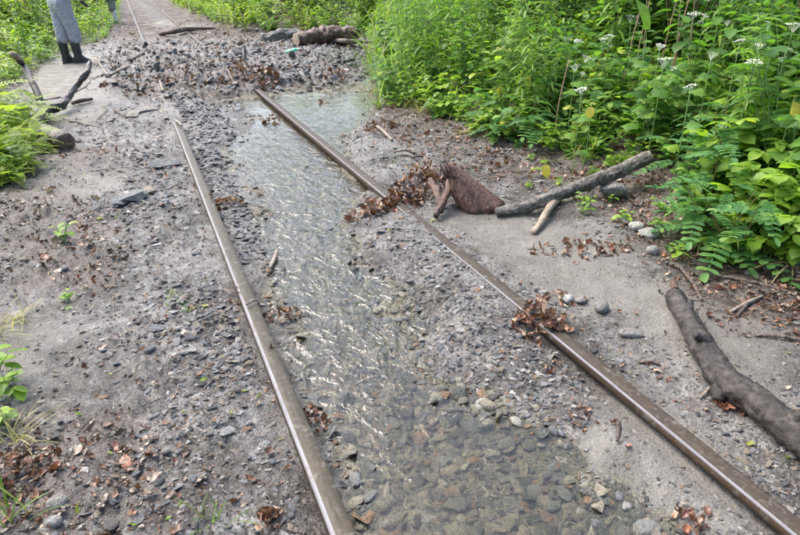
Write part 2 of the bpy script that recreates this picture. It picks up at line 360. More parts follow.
# ------------------------------------------------------------------ rails
def extrude_profile(name, pts, x0, mat, y0=-.4, y1=70, n=90):
    ys = y0+(y1-y0)*np.linspace(0, 1, n)**2
    V = [(x0+p[0], y, p[1]) for y in ys for p in pts]; k = len(pts)
    F = [(i*k+j, i*k+j+1, (i+1)*k+j+1, (i+1)*k+j) for i in range(n-1) for j in range(k-1)]
    F.append(tuple(range(k)));
    me = mesh(name, V, F, mat, True); return me
def rail(x0, label, name, topm, ew):
    r = empty(name, (x0, 0, -.14)); tag(r, label, 'rail', 'rails of the flooded track')
    def part(nm, pts, mat):
        o = ob(nm, extrude_profile(nm, pts, 0, mat), r, (0, 0, .14)); return o
    h = .0325
    top = [(-h+ew, -.0014), (-.015, -.0002), (0, .0004), (.015, -.0002), (h-.006, -.0012), (h-.0015, -.004)]
    head = part('rail_head', top, topm)
    side = [(-h+.0002, -.0080), (-h-.0006, -.014), (-h-.0006, -.034), (-h+.008, -.040), (-.0085, -.046), (-.0075, -.125), (-.055, -.136), (-.055, -.148), (.055, -.148), (.055, -.136), (.0075, -.125), (.0085, -.046), (h-.008, -.040), (h+.0006, -.034), (h+.0006, -.012), (h-.0015, -.004)]
    part('rail_web_and_foot', side, M_railside)
    edge = [(-h+.0002, -.0080), (-h+.0016, -.0048), (-h+ew*.55, -.0024), (-h+ew, -.0014)]
    part('polished_edge', edge, M_railedge)
    return r
railL = rail(0, 'worn steel rail with mud beside it on the stickless muddy walkway side', 'rail', M_railtop, .012)
railL['label'] = 'straight worn steel rail between the muddy walkway and the running water'
railR = rail(RX, 'steel rail partly buried by silt and wet leaves on the log side', 'rail', M_railtop2, .0055)

# ------------------------------------------------------------------ stones
def stone_mesh(seed, flat=.4, round_=0., mat=None, n=14, name='stone', elong=1.4):
    r = random.Random(seed); bm = bmesh.new()
    for i in range(n):
        while True:
            p = Vector((r.uniform(-1, 1), r.uniform(-1, 1), r.uniform(-1, 1)))
            if .35 < p.length < 1: break
        p = p.normalized()*(1-(1-round_)*.35*r.random()); p.x *= elong
        p.z *= flat; bm.verts.new(p*.5)
    bmesh.ops.convex_hull(bm, input=bm.verts)
    for v_ in [v_ for v_ in bm.verts if not v_.link_faces]: bm.verts.remove(v_)
    if round_ > .3:
        bmesh.ops.subdivide_edges(bm, edges=bm.edges, cuts=1, smooth=.6*round_)
    bmesh.ops.recalc_face_normals(bm, faces=bm.faces)
    me = bpy.data.meshes.new(name); bm.to_mesh(me); bm.free()
    if round_ > .3: me.polygons.foreach_set('use_smooth', [True]*len(me.polygons))
    me.materials.append(mat or M_stone); return me
def stone_set(mat, k0):
    L = [stone_mesh(k0+i, f, r, mat, n, 'stone', e) for i, (f, r, n, e) in enumerate([(.28, 0, 13, 1.5), (.4, 0, 14, 1.3), (.22, 0, 12, 1.8), (.5, 0, 16, 1.2), (.35, 0, 12, 2.0), (.6, .5, 14, 1.2), (.45, .6, 14, 1.35), (.3, 0, 11, 1.4)])]
    return L
ST = {'stone': stone_set(M_stone, 10), 'dark': stone_set(M_darkst, 40), 'bed': stone_set(M_bedst, 70)}

def scatter(name, sources, pos, rot, scl, idx, label, cat):
    """one uncountable mass of small pieces: points that carry instances"""
    cc = bpy.data.collections.new(name+'_pieces')
    for i, m_ in enumerate(sources): cc.objects.link(bpy.data.objects.new('%s_piece_%02d' % (name, i), m_))
    me = bpy.data.meshes.new(name); me.vertices.add(len(pos)); me.vertices.foreach_set('co', np.asarray(pos, np.float32).ravel())
    for nm, a in (('rot', rot), ('scl', scl)):
        at = me.attributes.new(nm, 'FLOAT_VECTOR', 'POINT'); at.data.foreach_set('vector', np.asarray(a, np.float32).ravel())
    at = me.attributes.new('idx', 'INT', 'POINT'); at.data.foreach_set('value', np.asarray(idx, np.int32))
    ng = bpy.data.node_groups.new(name+'_scatter', 'GeometryNodeTree')
    ng.interface.new_socket('Geometry', in_out='INPUT', socket_type='NodeSocketGeometry'); ng.interface.new_socket('Geometry', in_out='OUTPUT', socket_type='NodeSocketGeometry')
    N = ng.nodes; gi = N.new('NodeGroupInput'); go = N.new('NodeGroupOutput'); iop = N.new('GeometryNodeInstanceOnPoints'); ci = N.new('GeometryNodeCollectionInfo')
    ci.inputs['Collection'].default_value = cc; ci.inputs['Separate Children'].default_value = True; ci.inputs['Reset Children'].default_value = True
    def na(nm, typ):
        x = N.new('GeometryNodeInputNamedAttribute'); x.data_type = typ; x.inputs['Name'].default_value = nm; return x.outputs['Attribute']
    L = ng.links; L.new(gi.outputs[0], iop.inputs['Points']); L.new(ci.outputs[0], iop.inputs['Instance']); iop.inputs['Pick Instance'].default_value = True
    L.new(na('idx', 'INT'), iop.inputs['Instance Index']); L.new(na('rot', 'FLOAT_VECTOR'), iop.inputs['Rotation']); L.new(na('scl', 'FLOAT_VECTOR'), iop.inputs['Scale'])
    L.new(iop.outputs[0], go.inputs[0])
    o = ob(name, me); md = o.modifiers.new('scatter', 'NODES'); md.node_group = ng
    tag(o, label, cat, None, 'stuff'); return o

def sample(n, near=1.0):
    """points over the track bed, thinning with distance"""
    y = .55+(np.exp(rng.random(n)**.85*math.log(1+22/.9))-1)*.9
    x = -.30+(rng.random(n)*(1.15+1.75)-1.15)*(.75*y+1.0)+.1
    return x, y
def euler(n, tilt): 
    return np.stack([rng.normal(0, tilt, n), rng.normal(0, tilt, n), rng.uniform(0, 6.283, n)], -1)

n = 330000
x, y = sample(n); z, sl, lt, sw, mo, vr, vl = terrain(x, y, True)
inv = (np.minimum(vr, vl) < -.25)
clump = sm(-.35, .5, fbm(x*1.7+5, y*1.7, 2)+.35*fbm(x*6, y*6, 2))
bar = np.exp(-(((x-.80)/.42)**2+((y-1.9)/1.3)**2))*(sw > 0)
dens = (.14+.45*clump+.9*bar+.35*sm(2.5, 4.5, y)+.4*(x > RX)*(y > 3.2))*(1-.86*sl)*(1-.35*lt)*(1-.9*np.exp(-(x/.07)**2)*(mo < .2))+.42*mo*(.35+clump)+.75*(sw < 0)
onrail = (((np.abs(x) < .055) | ((np.abs(x-RX) < .055) & ((y < 1.95) | (y > 3.3)))) & (mo < .3))
dens = dens+.55*np.exp(-((x+.22)/.22)**2)*(y < 6)*(1-sl)*sm(-.3, .3, fbm(x*2.5+40, y*1.2, 2)); pile = sum(np.exp(-(((x-a_)/r_)**2+((y-b_)/(r_*1.5))**2)) for a_, b_, r_ in [(*Pxy(138, 205), .22), (*Pxy(185, 310), .16), (*Pxy(230, 350), .14), (*Pxy(160, 165), .3)])
dens = dens+.9*np.minimum(pile, 1); leftstrip = (x > .05) & (x < .5) & (y > 3) & (y < 7.5) & (sw > 0); dens = np.where(leftstrip, 1, dens)
keep = (rng.random(n) < dens) & ~inv & ~onrail
x, y, z, sw, mo, sl, lt = [a[keep] for a in (x, y, z, sw, mo, sl, lt)]; n = len(x)
size = .0085*np.exp(rng.normal(0, .6, n))*(1+.07*y)*(1+.15*((x > .03) & (x < RX)))
size = np.where((sw < 0), size*1.3, size); size = np.where(leftstrip[keep], size*1.9, size); size = size*(1+.8*np.minimum(pile[keep], 1)*(x < 0))
big = rng.random(n) < .035; size = np.where(big, size*2.6, size)
size = np.where(mo > .3, np.clip(.026*np.exp(rng.normal(0, .75, n)), .010, .13), size)
size = np.where(mo < .3, np.minimum(size*(1+1.6*((sw < 0) & (y < 1.9))*(rng.random(n) < .09)), .020+.006*y+.020*(sw < 0)+.018*((sw < 0) & (y < 1.9))), size); size = np.clip(size, .003, .18); size = np.where((sl > .5) & (mo < .3), np.minimum(size, .016), size)
dist = np.sqrt((x-CAM.x)**2+y**2+1.6)
kind = np.where(sw < -.01, 2, np.where((mo > .3) | leftstrip[keep] | (rng.random(n) < .15), 1, 0))
rot = euler(n, .28)*(1+.8*(mo > .3))[:, None]; sc = size[:, None]*rng.uniform(.75, 1.3, (n, 3))
pos = np.stack([x, y, z+np.where(rng.random(n) < .5, .10, -.06)*size], -1)
idx = rng.integers(0, 8, n)
infrm = (y > .6) & (x < 1.1*y+.9) & (x > -.45*y-.9)
order = np.argsort(-(size/dist)*infrm); ind = order[:300]; rest = order[300:]
keys = ['stone', 'dark', 'bed']
ZONE = {'walk': ('grey stone chip lying loose on the muddy walkway beside the rail', 'stones on the muddy walkway'),
        'mid': ('grey stone chip on the gravel between the two rails', 'stones on the gravel between the rails'),
        'bed': ('stone lying in the shallow stream between the rails', 'stones in the stream bed'),
        'mound': ('dark slate slab in the debris heap burying the track', 'slabs in the debris heap'),
        'silt': ('grey stone on the silt between buried rail and green bank', 'stones on the silt below the bank')}
def stone_obj(i):
    o = ob('slate_slab' if mo[i] > .3 and sw[i] > -.01 else 'stone', ST[keys[kind[i]]][idx[i]], None, pos[i], rot[i], sc[i])
    zn = 'bed' if sw[i] < -.01 else 'mound' if mo[i] > .3 else 'walk' if x[i] < 0 else 'mid' if x[i] < RX else 'silt'
    tag(o, ZONE[zn][0], 'stone', ZONE[zn][1])
for i in ind: stone_obj(i)
for k, (nm, lb) in enumerate((('gravel', 'loose grey gravel and slate chips strewn over the mud'), ('slate_rubble', 'wet dark slate rubble heaped over the track'), ('stream_gravel', 'olive and brown gravel on the bed of the stream'))):
    s_ = rest[kind[rest] == k]
    scatter(nm, ST[keys[k]], pos[s_], rot[s_], sc[s_], idx[s_], lb, 'gravel')

# rocks picked out one by one
def rock(px, py, w, label, h=.6, mat=None, seed=0, rz=0, elong=1.2, rnd=.45, sink=.2):
    g = G(px, py); o = ob('rock', stone_mesh(500+seed, h, rnd, mat or M_greyrock, 18, 'rock', elong), None, g+Vector((0, 0, w*h*(.5-sink))), (.1, .05, rz), w)
    tag(o, label, 'rock'); return o
rock(613, 197, .19, 'grey boulder propping up the thin end of the long grey branch', .75, None, 1, .4)
rock(636, 229, .10, 'pale rock in the cluster of rocks below the pinnate shrubs', .6, None, 2, .2)
rock(649, 236, .13, 'flat pale rock widest in the cluster below the pinnate shrubs', .4, None, 3, .2, 1.6)
rock(627, 224, .06, 'small bluish rock at the bank end of the rock cluster', .7, M_stone, 4)
rock(652, 253, .075, 'pale pointed rock at the foot of the bank above the thick log', .8, None, 5, 1)
rock(601, 311, .085, 'pale weathered lump of rock between buried rail and thick log', .7, None, 6, .3)
rock(633, 335, .085, 'flat pale slab with leaf scraps between rail and thick log', .35, None, 7, -.3, 1.7)
rock(581, 303, .055, 'rounded pale rock behind the leaf clump on the buried rail', .7, None, 8)
rock(568, 302, .06, 'leaf-wrapped round grey rock next to the leaf clump on the rail', .8, M_stone, 9)
rock(749, 274, .065, 'pale smooth rock in the leaf litter above the thick log', .55, None, 10, .5)
rock(58, 506, .062, 'pale grey round rock with a smaller one next to it', .6, None, 11, 0, 1.15, .7)
rock(54, 525, .048, 'small pale grey rock next to a bigger round one', .6, None, 12, .6, 1.1, .7)
rock(112, 526, .045, 'half buried bluish grey rock in the trampled mud', .5, M_stone, 13, 1.3, 1.1, .7)
rock(166, 453, .03, 'small whitish pebble standing out on the trampled mud', .7, None, 14, 0, 1.1, .8)
rock(157, 330, .062, 'blue grey wedge-shaped stone alone on the walkway mud', .45, M_stone, 15, -.4, 1.6, .2)
rock(150, 350, .045, 'rounded blue grey stone next to a brown leaf on the mud', .6, M_stone, 16)
rock(121, 203, .14, 'grey slab leaning in the slate pile on the walkway', .4, M_stone, 17, .6, 1.3, 0)
rock(137, 200, .17, 'black wet slate block in the walkway slate pile', .5, M_darkst, 18, .3, 1.4, 0)
rock(148, 193, .13, 'grey split slate at the rail end of the walkway slate pile', .4, M_stone, 19, .9, 1.8, 0)
rock(150, 216, .10, 'loose dark slate below the walkway slate pile', .4, M_darkst, 20, .2, 1.4, 0)
rock(166, 166, .2, 'long grey slate lying near the rail on the walkway', .3, M_stone, 21, .25, 1.9, 0)
rock(383, 526, .042, 'whitish stone breaking the water right against the rail', .5, M_greyrock, 22, .5, 1.3, .3, .1)
rock(428, 520, .055, 'slim blue grey slate in the shallow water by the rail', .3, M_stone, 23, -.6, 2.0, 0, .0)
rock(521, 477, .032, 'light orange stone breaking the surface of the shallow water', .6, M_palewood, 24, .4, 1.4, .3, .0)
rock(424, 389, .06, 'large tan leaf-shaped stone lying flat on wet gravel', .18, M_palewood, 25, 1.3, 1.5, .3, .1)
rock(192, 338, .06, 'flat grey stone on the mud touching the rail foot', .3, M_stone, 26, .3, 1.3, .2)
rock(184, 322, .05, 'dark grey stone next to a flat one near the rail', .5, M_stone, 27, -.8, 1.3, .2)
rock(620, 497, .035, 'black glossy pebble at the edge of the silt', .6, M_darkst, 28, .3, 1.2, .6)
rock(627, 508, .035, 'black glossy stone with white glint at the silt edge', .5, M_darkst, 29, 1.3, 1.4, .3)
rock(655, 520, .04, 'dark wet stone next to an orange leaf', .5, M_darkst, 30, .2, 1.2, .2)
rock(262, 445, .04, 'pale lilac flat stone on the mud left by the rail', .25, M_greyrock, 31, .1, 1.6, .2)
rock(228, 432, .05, 'pale flat stone with mud on it beside the walkway litter', .3, M_greyrock, 32, .5, 1.3, .3)

# ------------------------------------------------------------------ fallen leaves and twigs
def dead_leaf(seed, mat, curl=.5, wid=.42):
    r = random.Random(seed); V = []; F = []; m = 6
    for i in range(m+1):
        t = i/m; w = wid*math.sin(math.pi*min(1, t*.93+.05))**.7*(1+r.uniform(-.32, .25))
        bend = curl*(t-.5)**2*1.2*r.uniform(.4, 1.5)+r.uniform(-.05, .05)
        for s in (-1, -.5, 0, .5, 1):
            V.append(((t-.5), s*w*.5+.06*math.sin(t*5+seed), bend+abs(s)**1.5*w*curl*(.5+.5*math.sin(seed*1.7+s*2+t*3))+r.uniform(-.07, .07)))
    for i in range(m):
        for j in range(4): a = i*5+j; F.append((a, a+1, a+6, a+5))
    return mesh('leaf', V, F, mat)
DEAD = [dead_leaf(i, M_dead, .25+.25*(i % 4), .38+.09*(i % 3)) for i in range(8)]
DULL = [dead_leaf(20+i, M_deadpale, .1+.2*(i % 4), .35+.1*(i % 3)) for i in range(8)]
GREEN = [dead_leaf(40+i, M_greenbit, .15+.1*(i % 3), .28+.1*(i % 3)) for i in range(4)]

def tube_mesh(name, pts, rad, mat, seg=8, jit=.1, seed=1, cap=True, sub=6, fine=0.):
    """tapered, uneven tube along a smoothed polyline"""
    pts = [Vector(p) for p in pts]; r = random.Random(seed)
    Q = []; R = []
    for i in range(len(pts)-1):
        p0 = pts[max(0, i-1)]; p1 = pts[i]; p2 = pts[i+1]; p3 = pts[min(len(pts)-1, i+2)]
        for k in range(sub):
            t = k/sub
            Q.append(.5*((2*p1)+(p2-p0)*t+(2*p0-5*p1+4*p2-p3)*t*t+(3*p1-p0-3*p2+p3)*t**3)); R.append(rad[i]+(rad[i+1]-rad[i])*t)
    Q.append(pts[-1]); R.append(rad[-1])
    V = []; F = []; up = Vector((.13, .21, .97))
    ph = r.uniform(0, 100)
    for i, (c, rr) in enumerate(zip(Q, R)):
        d = (Q[min(i+1, len(Q)-1)]-Q[max(i-1, 0)]).normalized()
        a = d.cross(up)
        if a.length < .05: a = d.cross(Vector((1, 0, 0)))
        a.normalize(); b = a.cross(d)
        for s in range(seg):
            an = 6.2832*s/seg; k = 1+jit*mnoise.noise(Vector((math.cos(an)*1.2+ph, math.sin(an)*1.2, i/sub*3.)))*1.6
            if fine:
                q_ = (c+(a*math.cos(an)+b*math.sin(an))*rr)/max(rad)+Vector((ph, 0, 0)); k += fine*(abs(mnoise.noise(q_*1.5))*1.5-.4)+fine*.7*mnoise.noise(q_*4.3)+fine*.4*mnoise.noise(q_*9.7)
            V.append(c+(a*math.cos(an)+b*math.sin(an))*rr*k)
    for i in range(len(Q)-1):
        for s in range(seg): F.append((i*seg+s, i*seg+(s+1) % seg, (i+1)*seg+(s+1) % seg, (i+1)*seg+s))
    if cap:
        F.append(tuple(reversed(range(seg)))); F.append(tuple(range((len(Q)-1)*seg, len(Q)*seg)))
    return mesh(name, V, F, mat)
TW = [tube_mesh('twig', [(-.5, 0, 0), (-.2, .04*(-1)**i, .02), (.15, -.03*i/3, .0), (.5, .05*(-1)**i, .03)], [.022, .025, .02, .010], (M_twig, M_twig, M_paletwig, M_twig)[i % 4], 5, .1, i, True, 2) for i in range(6)]

def litter_points(n, wfun):
    x, y = sample(n); z, sl, lt, sw, mo, vr, vl = terrain(x, y, True)
    d = wfun(x, y, sl, lt, sw, mo, vr, vl)*(np.minimum(vr, vl) > -.5)
    k = rng.random(n) < d; return x[k], y[k], z[k], lt[k], mo[k], sw[k]
LEAFZ = {'walk': ('brown dead leaf lying flat on the muddy walkway', 'dead leaves on the walkway'), 'mid': ('brown dead leaf stranded between the two rails', 'dead leaves between the rails'),
         'mound': ('brown dead leaf on the debris heap over the track', 'dead leaves on the debris heap'), 'bank': ('brown dead leaf on the ground between rail and green bank', 'dead leaves below the bank')}
nm_patch = lambda x, y: sm(.0, .55, fbm(x*1.3+31, y*1.3, 3)+.1)
x, y, z, lt, mo, sw = litter_points(80000, lambda x, y, sl, lt, sw, mo, vr, vl: (.035+.62*nm_patch(x, y)**2*.6*(x < 0)+1.0*lt*nm_patch(x+7, y+3)+.75*lt*(x > RX)+.12*(x < 0)*sm(3, 5, y)+1.3*mo*(.5+nm_patch(x*1.6+3, y*1.6)))*(1-.7*sl)*(sw > .02)*(1-.8*(np.abs(x) < .05))*(1-.6*((x > .1) & (x < RX) & (mo < .2))))
n = len(x); size = np.clip(.0115*np.exp(rng.normal(0, .5, n)), .005, .030)*(1+.12*y); size = np.clip(size*(1+.5*lt), .005, .10)
dull = rng.random(n) < (.72-.25*(x > 0)); idx = rng.integers(0, 8, n); rot = euler(n, .45); sc = size[:, None]*rng.uniform(.8, 1.25, (n, 3)); pos = np.stack([x, y, z+.004], -1)
vis = (x < 1.1*y+.9) & (x > -.45*y-.9) & (y > .65)
order = np.argsort(-(size/np.sqrt((x-CAM.x)**2+y**2+1.6))*vis)
for i in order[:220]:
    o = ob('fallen_leaf', (DULL if dull[i] else DEAD)[idx[i]], None, pos[i]+np.array([0, 0, .003]), rot[i]*np.array([.7, .7, 1]), sc[i])
    zn = 'mound' if mo[i] > .3 else 'walk' if x[i] < 0 else 'mid' if x[i] < RX else 'bank'
    tag(o, LEAFZ[zn][0], 'leaf', LEAFZ[zn][1])
rest = order[220:]
for s_, src, nm, lb in ((rest[dull[rest]], DULL, 'leaf_litter', 'dull brown leaf litter trodden into the mud'), (rest[~dull[rest]], DEAD, 'rusty_leaf_litter', 'rust brown wet leaf scraps scattered over the ground')):
    scatter(nm, src, pos[s_], rot[s_], sc[s_], idx[s_], lb, 'litter')
x, y, z, lt, mo, sw = litter_points(60000, lambda x, y, sl, lt, sw, mo, vr, vl: (.42*(x < 0)*(.3+nm_patch(x+2, y))+.9*lt*(.3+nm_patch(x-4, y))+.5*lt*(x > RX)+.3*(x < 0)*sm(3, 5, y)+1.0*mo+.05)*(1-.7*sl)*(sw > .03)*(1-.9*(np.abs(x) < .05)))
n = len(x); size = np.clip(.026*np.exp(rng.normal(0, .55, n)), .009, .12)*(1+.06*y)*(1+.7*lt*(x > 0)); rot = euler(n, .16); sc = np.stack([size, size*.8, size*.8], -1)
scatter('twig_litter', TW, np.stack([x, y, z+.004], -1), rot, sc, rng.integers(0, 6, n), 'fine brown twigs and stalks strewn over the mud', 'litter')
x, y, z, lt, mo, sw = litter_points(3000, lambda x, y, sl, lt, sw, mo, vr, vl: (.16*(x < -.05)+.02)*(sw > .02)*(mo < .5)*(y < 8))
n = min(len(x), 260)
for i in range(n):
    s = random.uniform(.014, .036)*(1+.10*y[i])
    o = ob('green_leaf', GREEN[i % 4], None, (x[i], y[i], z[i]+.006), (random.gauss(0, .4), random.gauss(0, .4), random.uniform(0, 6.28)), s)
    if x[i] < 0: tag(o, 'torn yellow green leaf scrap on the muddy walkway', 'leaf', 'green leaf scraps on the walkway')
    else: tag(o, 'torn yellow green leaf scrap on the gravel or silt past the rail', 'leaf', 'green leaf scraps past the first rail')

def leaf_clump(px, py, n, rad, label, h=.05, mats=None, z=None, lw=.032, stretch=1., rz=0, dull=.2):
    g = G(px, py) if z is None else P(px, py, z)
    e = empty('leaf_clump', g, rz); tag(e, label, 'leaf clump')
    r = random.Random(int(px*7+py))
    for i in range(n):
        a = r.uniform(0, 6.283); q = rad*math.sqrt(r.random()); lx, ly = q*math.cos(a)*stretch, q*math.sin(a)/stretch**.5
        hh = h*(1-(q/rad)**1.5)*r.random()
        wx = g.x+lx*math.cos(rz)-ly*math.sin(rz); wy = g.y+lx*math.sin(rz)+ly*math.cos(rz)
        base = max(tz(wx, wy), wl(wy)-.01, .002 if (abs(wx-RX) < .035 or abs(wx) < .035) else -9)
        ob('leaf', (DULL if r.random() < dull else DEAD)[r.randrange(8)], e, (lx, ly, base-g.z+hh+.004), (r.gauss(0, .55), r.gauss(0, .55), r.uniform(0, 6.28)), lw*.85*r.uniform(.5, 1.3))
    return e
leaf_clump(541, 320, 130, .115, 'heap of rust brown leaves caught on top of the rail', .11, z=.0, stretch=1.1, lw=.055)
leaf_clump(560, 300, 26, .07, 'rust leaves stuck to rocks behind the leaf heap on the rail', .05)
leaf_clump(556, 370, 12, .05, 'small rust leaf bunch on gravel below the leaf heap', .03, lw=.03)
leaf_clump(424, 190, 150, .24, 'large mass of rust leaves packed against the tilted stump', .22, lw=.075)
leaf_clump(372, 208, 80, .14, 'rust leaves fanned out on gravel inside the rail', .07, lw=.07, stretch=1.3)
leaf_clump(405, 196, 70, .14, 'rust leaves banked on the rail by the stump', .10, z=.0, lw=.065)
leaf_clump(580, 250, 80, .16, 'line of dead leaves stranded on the silt by the branch', .03, lw=.05, stretch=1.9, rz=-.4)
leaf_clump(283, 316, 34, .09, 'dark wet leaves caught in the stream against the rail', .03, z=-.07, lw=.045, dull=.6)
leaf_clump(316, 416, 24, .05, 'orange brown leaves wedged between rail and water', .04, z=-.06, lw=.04, stretch=1.6, rz=1.57)
leaf_clump(270, 522, 18, .04, 'curled orange brown leaves on mud beside the rail', .03, lw=.045)
leaf_clump(236, 302, 8, .03, 'few orange leaves tucked against the walkway side of the rail', .02, lw=.035)
leaf_clump(270, 347, 4, .012, 'dark leaf scrap stuck on the rail head', .004, z=.002, lw=.03, dull=1)
leaf_clump(250, 78, 110, .42, 'mass of rust leaves and roots on the debris heap', .25, lw=.09)
leaf_clump(205, 70, 60, .5, 'flat mat of brown leaves and sticks midway on the debris heap', .08, lw=.09, dull=.5, stretch=1.4)
leaf_clump(150, 82, 60, .45, 'brown leaf mat on the walkway end of the debris heap', .08, lw=.09, dull=.6, stretch=1.4)
leaf_clump(268, 84, 30, .2, 'rust leaf wad where the rail leaves the debris heap', .12, lw=.09)
leaf_clump(336, 82, 25, .18, 'leaf wad on the rocks behind the pool', .12, lw=.09)
leaf_clump(272, 121, 20, .12, 'brown leaf lump standing in the pool by the rail', .10, lw=.08, z=-.06)
leaf_clump(323, 102, 10, .07, 'tiny leaf lump poking out of the pool', .05, lw=.06, z=-.06)
leaf_clump(226, 205, 16, .10, 'tan leaves on slate rubble beside the rail', .05, lw=.07)
leaf_clump(690, 520, 14, .05, 'orange leaves and stalks on the silt by the near rail end', .03, lw=.045)
leaf_clump(731, 404, 18, .06, 'red brown flat leaves between rail and thick log', .02, lw=.05)
leaf_clump(16, 472, 170, .13, 'dark red leaf mat at the edge of the walkway', .05, lw=.036, dull=.55)
leaf_clump(60, 215, 60, .35, 'dull brown leaf mat on the mud beside the green clump', .04, lw=.06, dull=.9, stretch=1.3)
leaf_clump(583, 420, 16, .05, 'rust leaf scraps where gravel meets silt', .02, lw=.03)
leaf_clump(665, 375, 10, .05, 'orange leaf scraps on silt beside the rail', .015, lw=.035)
leaf_clump(378, 128, 22, .16, 'rust leaves on gravel at the end of the pool', .05, lw=.07)

# ------------------------------------------------------------------ branches, logs, stump
def W(px, py, h=0.): 
    z = h-.04
    for _ in range(6):
        p = P(px, py, z); z = .4*z+.6*(tz(p.x, p.y)+h)
    return P(px, py, z)
def centered(pts):
    c = pts[0].copy(); return c, [p-c for p in pts]
def branch(name, pts, rad, mat, label, cat='branch', seg=10, seed=1, jit=.15, cut=None):
    r0_ = max(rad); c, q = centered(pts); e = empty(name, c); tag(e, label, cat)
    ob('trunk' if cat == 'log' else 'limb', tube_mesh('limb', q, rad, mat, seg if r0_ < .03 else 40, jit, seed, True, 7 if r0_ < .03 else 30, 0 if r0_ < .03 else .13), e); return e, c
def side(e, c, nm, pts, rad, mat, seed=3, seg=8):
    return ob(nm, tube_mesh(nm, [p-c for p in pts], rad, mat, seg, .15, seed, True, 5), e)
def cap(e, c, p, d, r, mat, seed=1, nm='cut_end'):
    """uneven end grain disc with depth"""
    d = Vector(d).normalized(); a = d.orthogonal().normalized(); b = d.cross(a); V = [p-c+d*.012]; F = []; rr = random.Random(seed); k = 14
    for ring, (s, off) in enumerate(((.55, .010), (.97, .004), (.9, -.02))):
        for i in range(k): V.append(p-c+(a*math.cos(6.283*i/k)+b*math.sin(6.283*i/k))*r*s*(1+rr.uniform(-.08, .08))+d*(off+rr.uniform(-.004, .004)))
    for i in range(k): F.append((0, 1+i, 1+(i+1) % k))
    for ring in range(2):
        for i in range(k): F.append((1+ring*k+i, 1+(ring+1)*k+i, 1+(ring+1)*k+(i+1) % k, 1+ring*k+(i+1) % k))
    return ob(nm, mesh(nm, V, F, mat, False), e)

# thick log by the near rail
A = W(674, 296, .040); B = W(698, 338, .045); C_ = W(722, 376, .05); D = W(765, 408, .052); E_ = W(830, 462, .055); F_ = W(900, 520, .05)
e, c = branch('fallen_log', [A, B, C_, D, E_, F_], [.040, .046, .050, .051, .052, .052], M_wetlog, 'thick wet brown log lying on silt alongside the rail', 'log', 18, 5, .13)
cap(e, c, A, A-B, .040, M_cutwood, 3, 'broken_end')
side(e, c, 'knot', [C_+Vector((-.02, -.02, -.02)), C_+Vector((-.06, -.05, -.035)), C_+Vector((-.075, -.065, -.045))], [.035, .03, .018], M_wetlog, 6)
side(e, c, 'splinter', [A+Vector((0, .0, .03)), A+(A-B).normalized()*.05+Vector((.01, 0, .035)), A+(A-B).normalized()*.09+Vector((.02, 0, .03))], [.02, .014, .005], M_brownwood, 8, 6)

for j, (p_, r_, dr) in enumerate(((B.lerp(C_, .3), .018, (-.05, .02, .035)), (D.lerp(E_, .4), .022, (.0, -.03, .05)), (A.lerp(B, .55), .014, (.04, .03, .03)))):
    p_ = p_+Vector((0, 0, .03)); dr = Vector(dr); side(e, c, 'branch_stub', [p_, p_+dr*.6, p_+dr], [r_*1.4, r_, r_*.7], M_wetlog, 70+j, 9)
# long grey branch with fork
pts = [W(496, 212, .035), W(528, 206, .045), W(556, 195, .06), W(585, 184, .09), W(615, 173, .14), W(648, 157, .17)]
# the thin end is raised off the ground on the boulder: keep the line straight in plan
e, c = branch('fallen_branch', pts, [.026, .037, .042, .044, .048, .043], M_greybark, 'long grey branch lying from the stump up to the bank boulder', 'branch', 12, 11, .16)
cap(e, c, pts[-1], pts[-1]-pts[-2], .043, M_palewood, 4, 'broken_end')
side(e, c, 'side_branch', [W(560, 196, .03), W(549, 208, .05), W(541, 222, .03), W(533, 233, .012)], [.026, .024, .020, .016], M_palewood, 12)
side(e, c, 'broken_stub', [W(540, 201, .05), W(548, 196, .075), W(557, 192, .08)], [.022, .018, .008], M_palewood, 13)

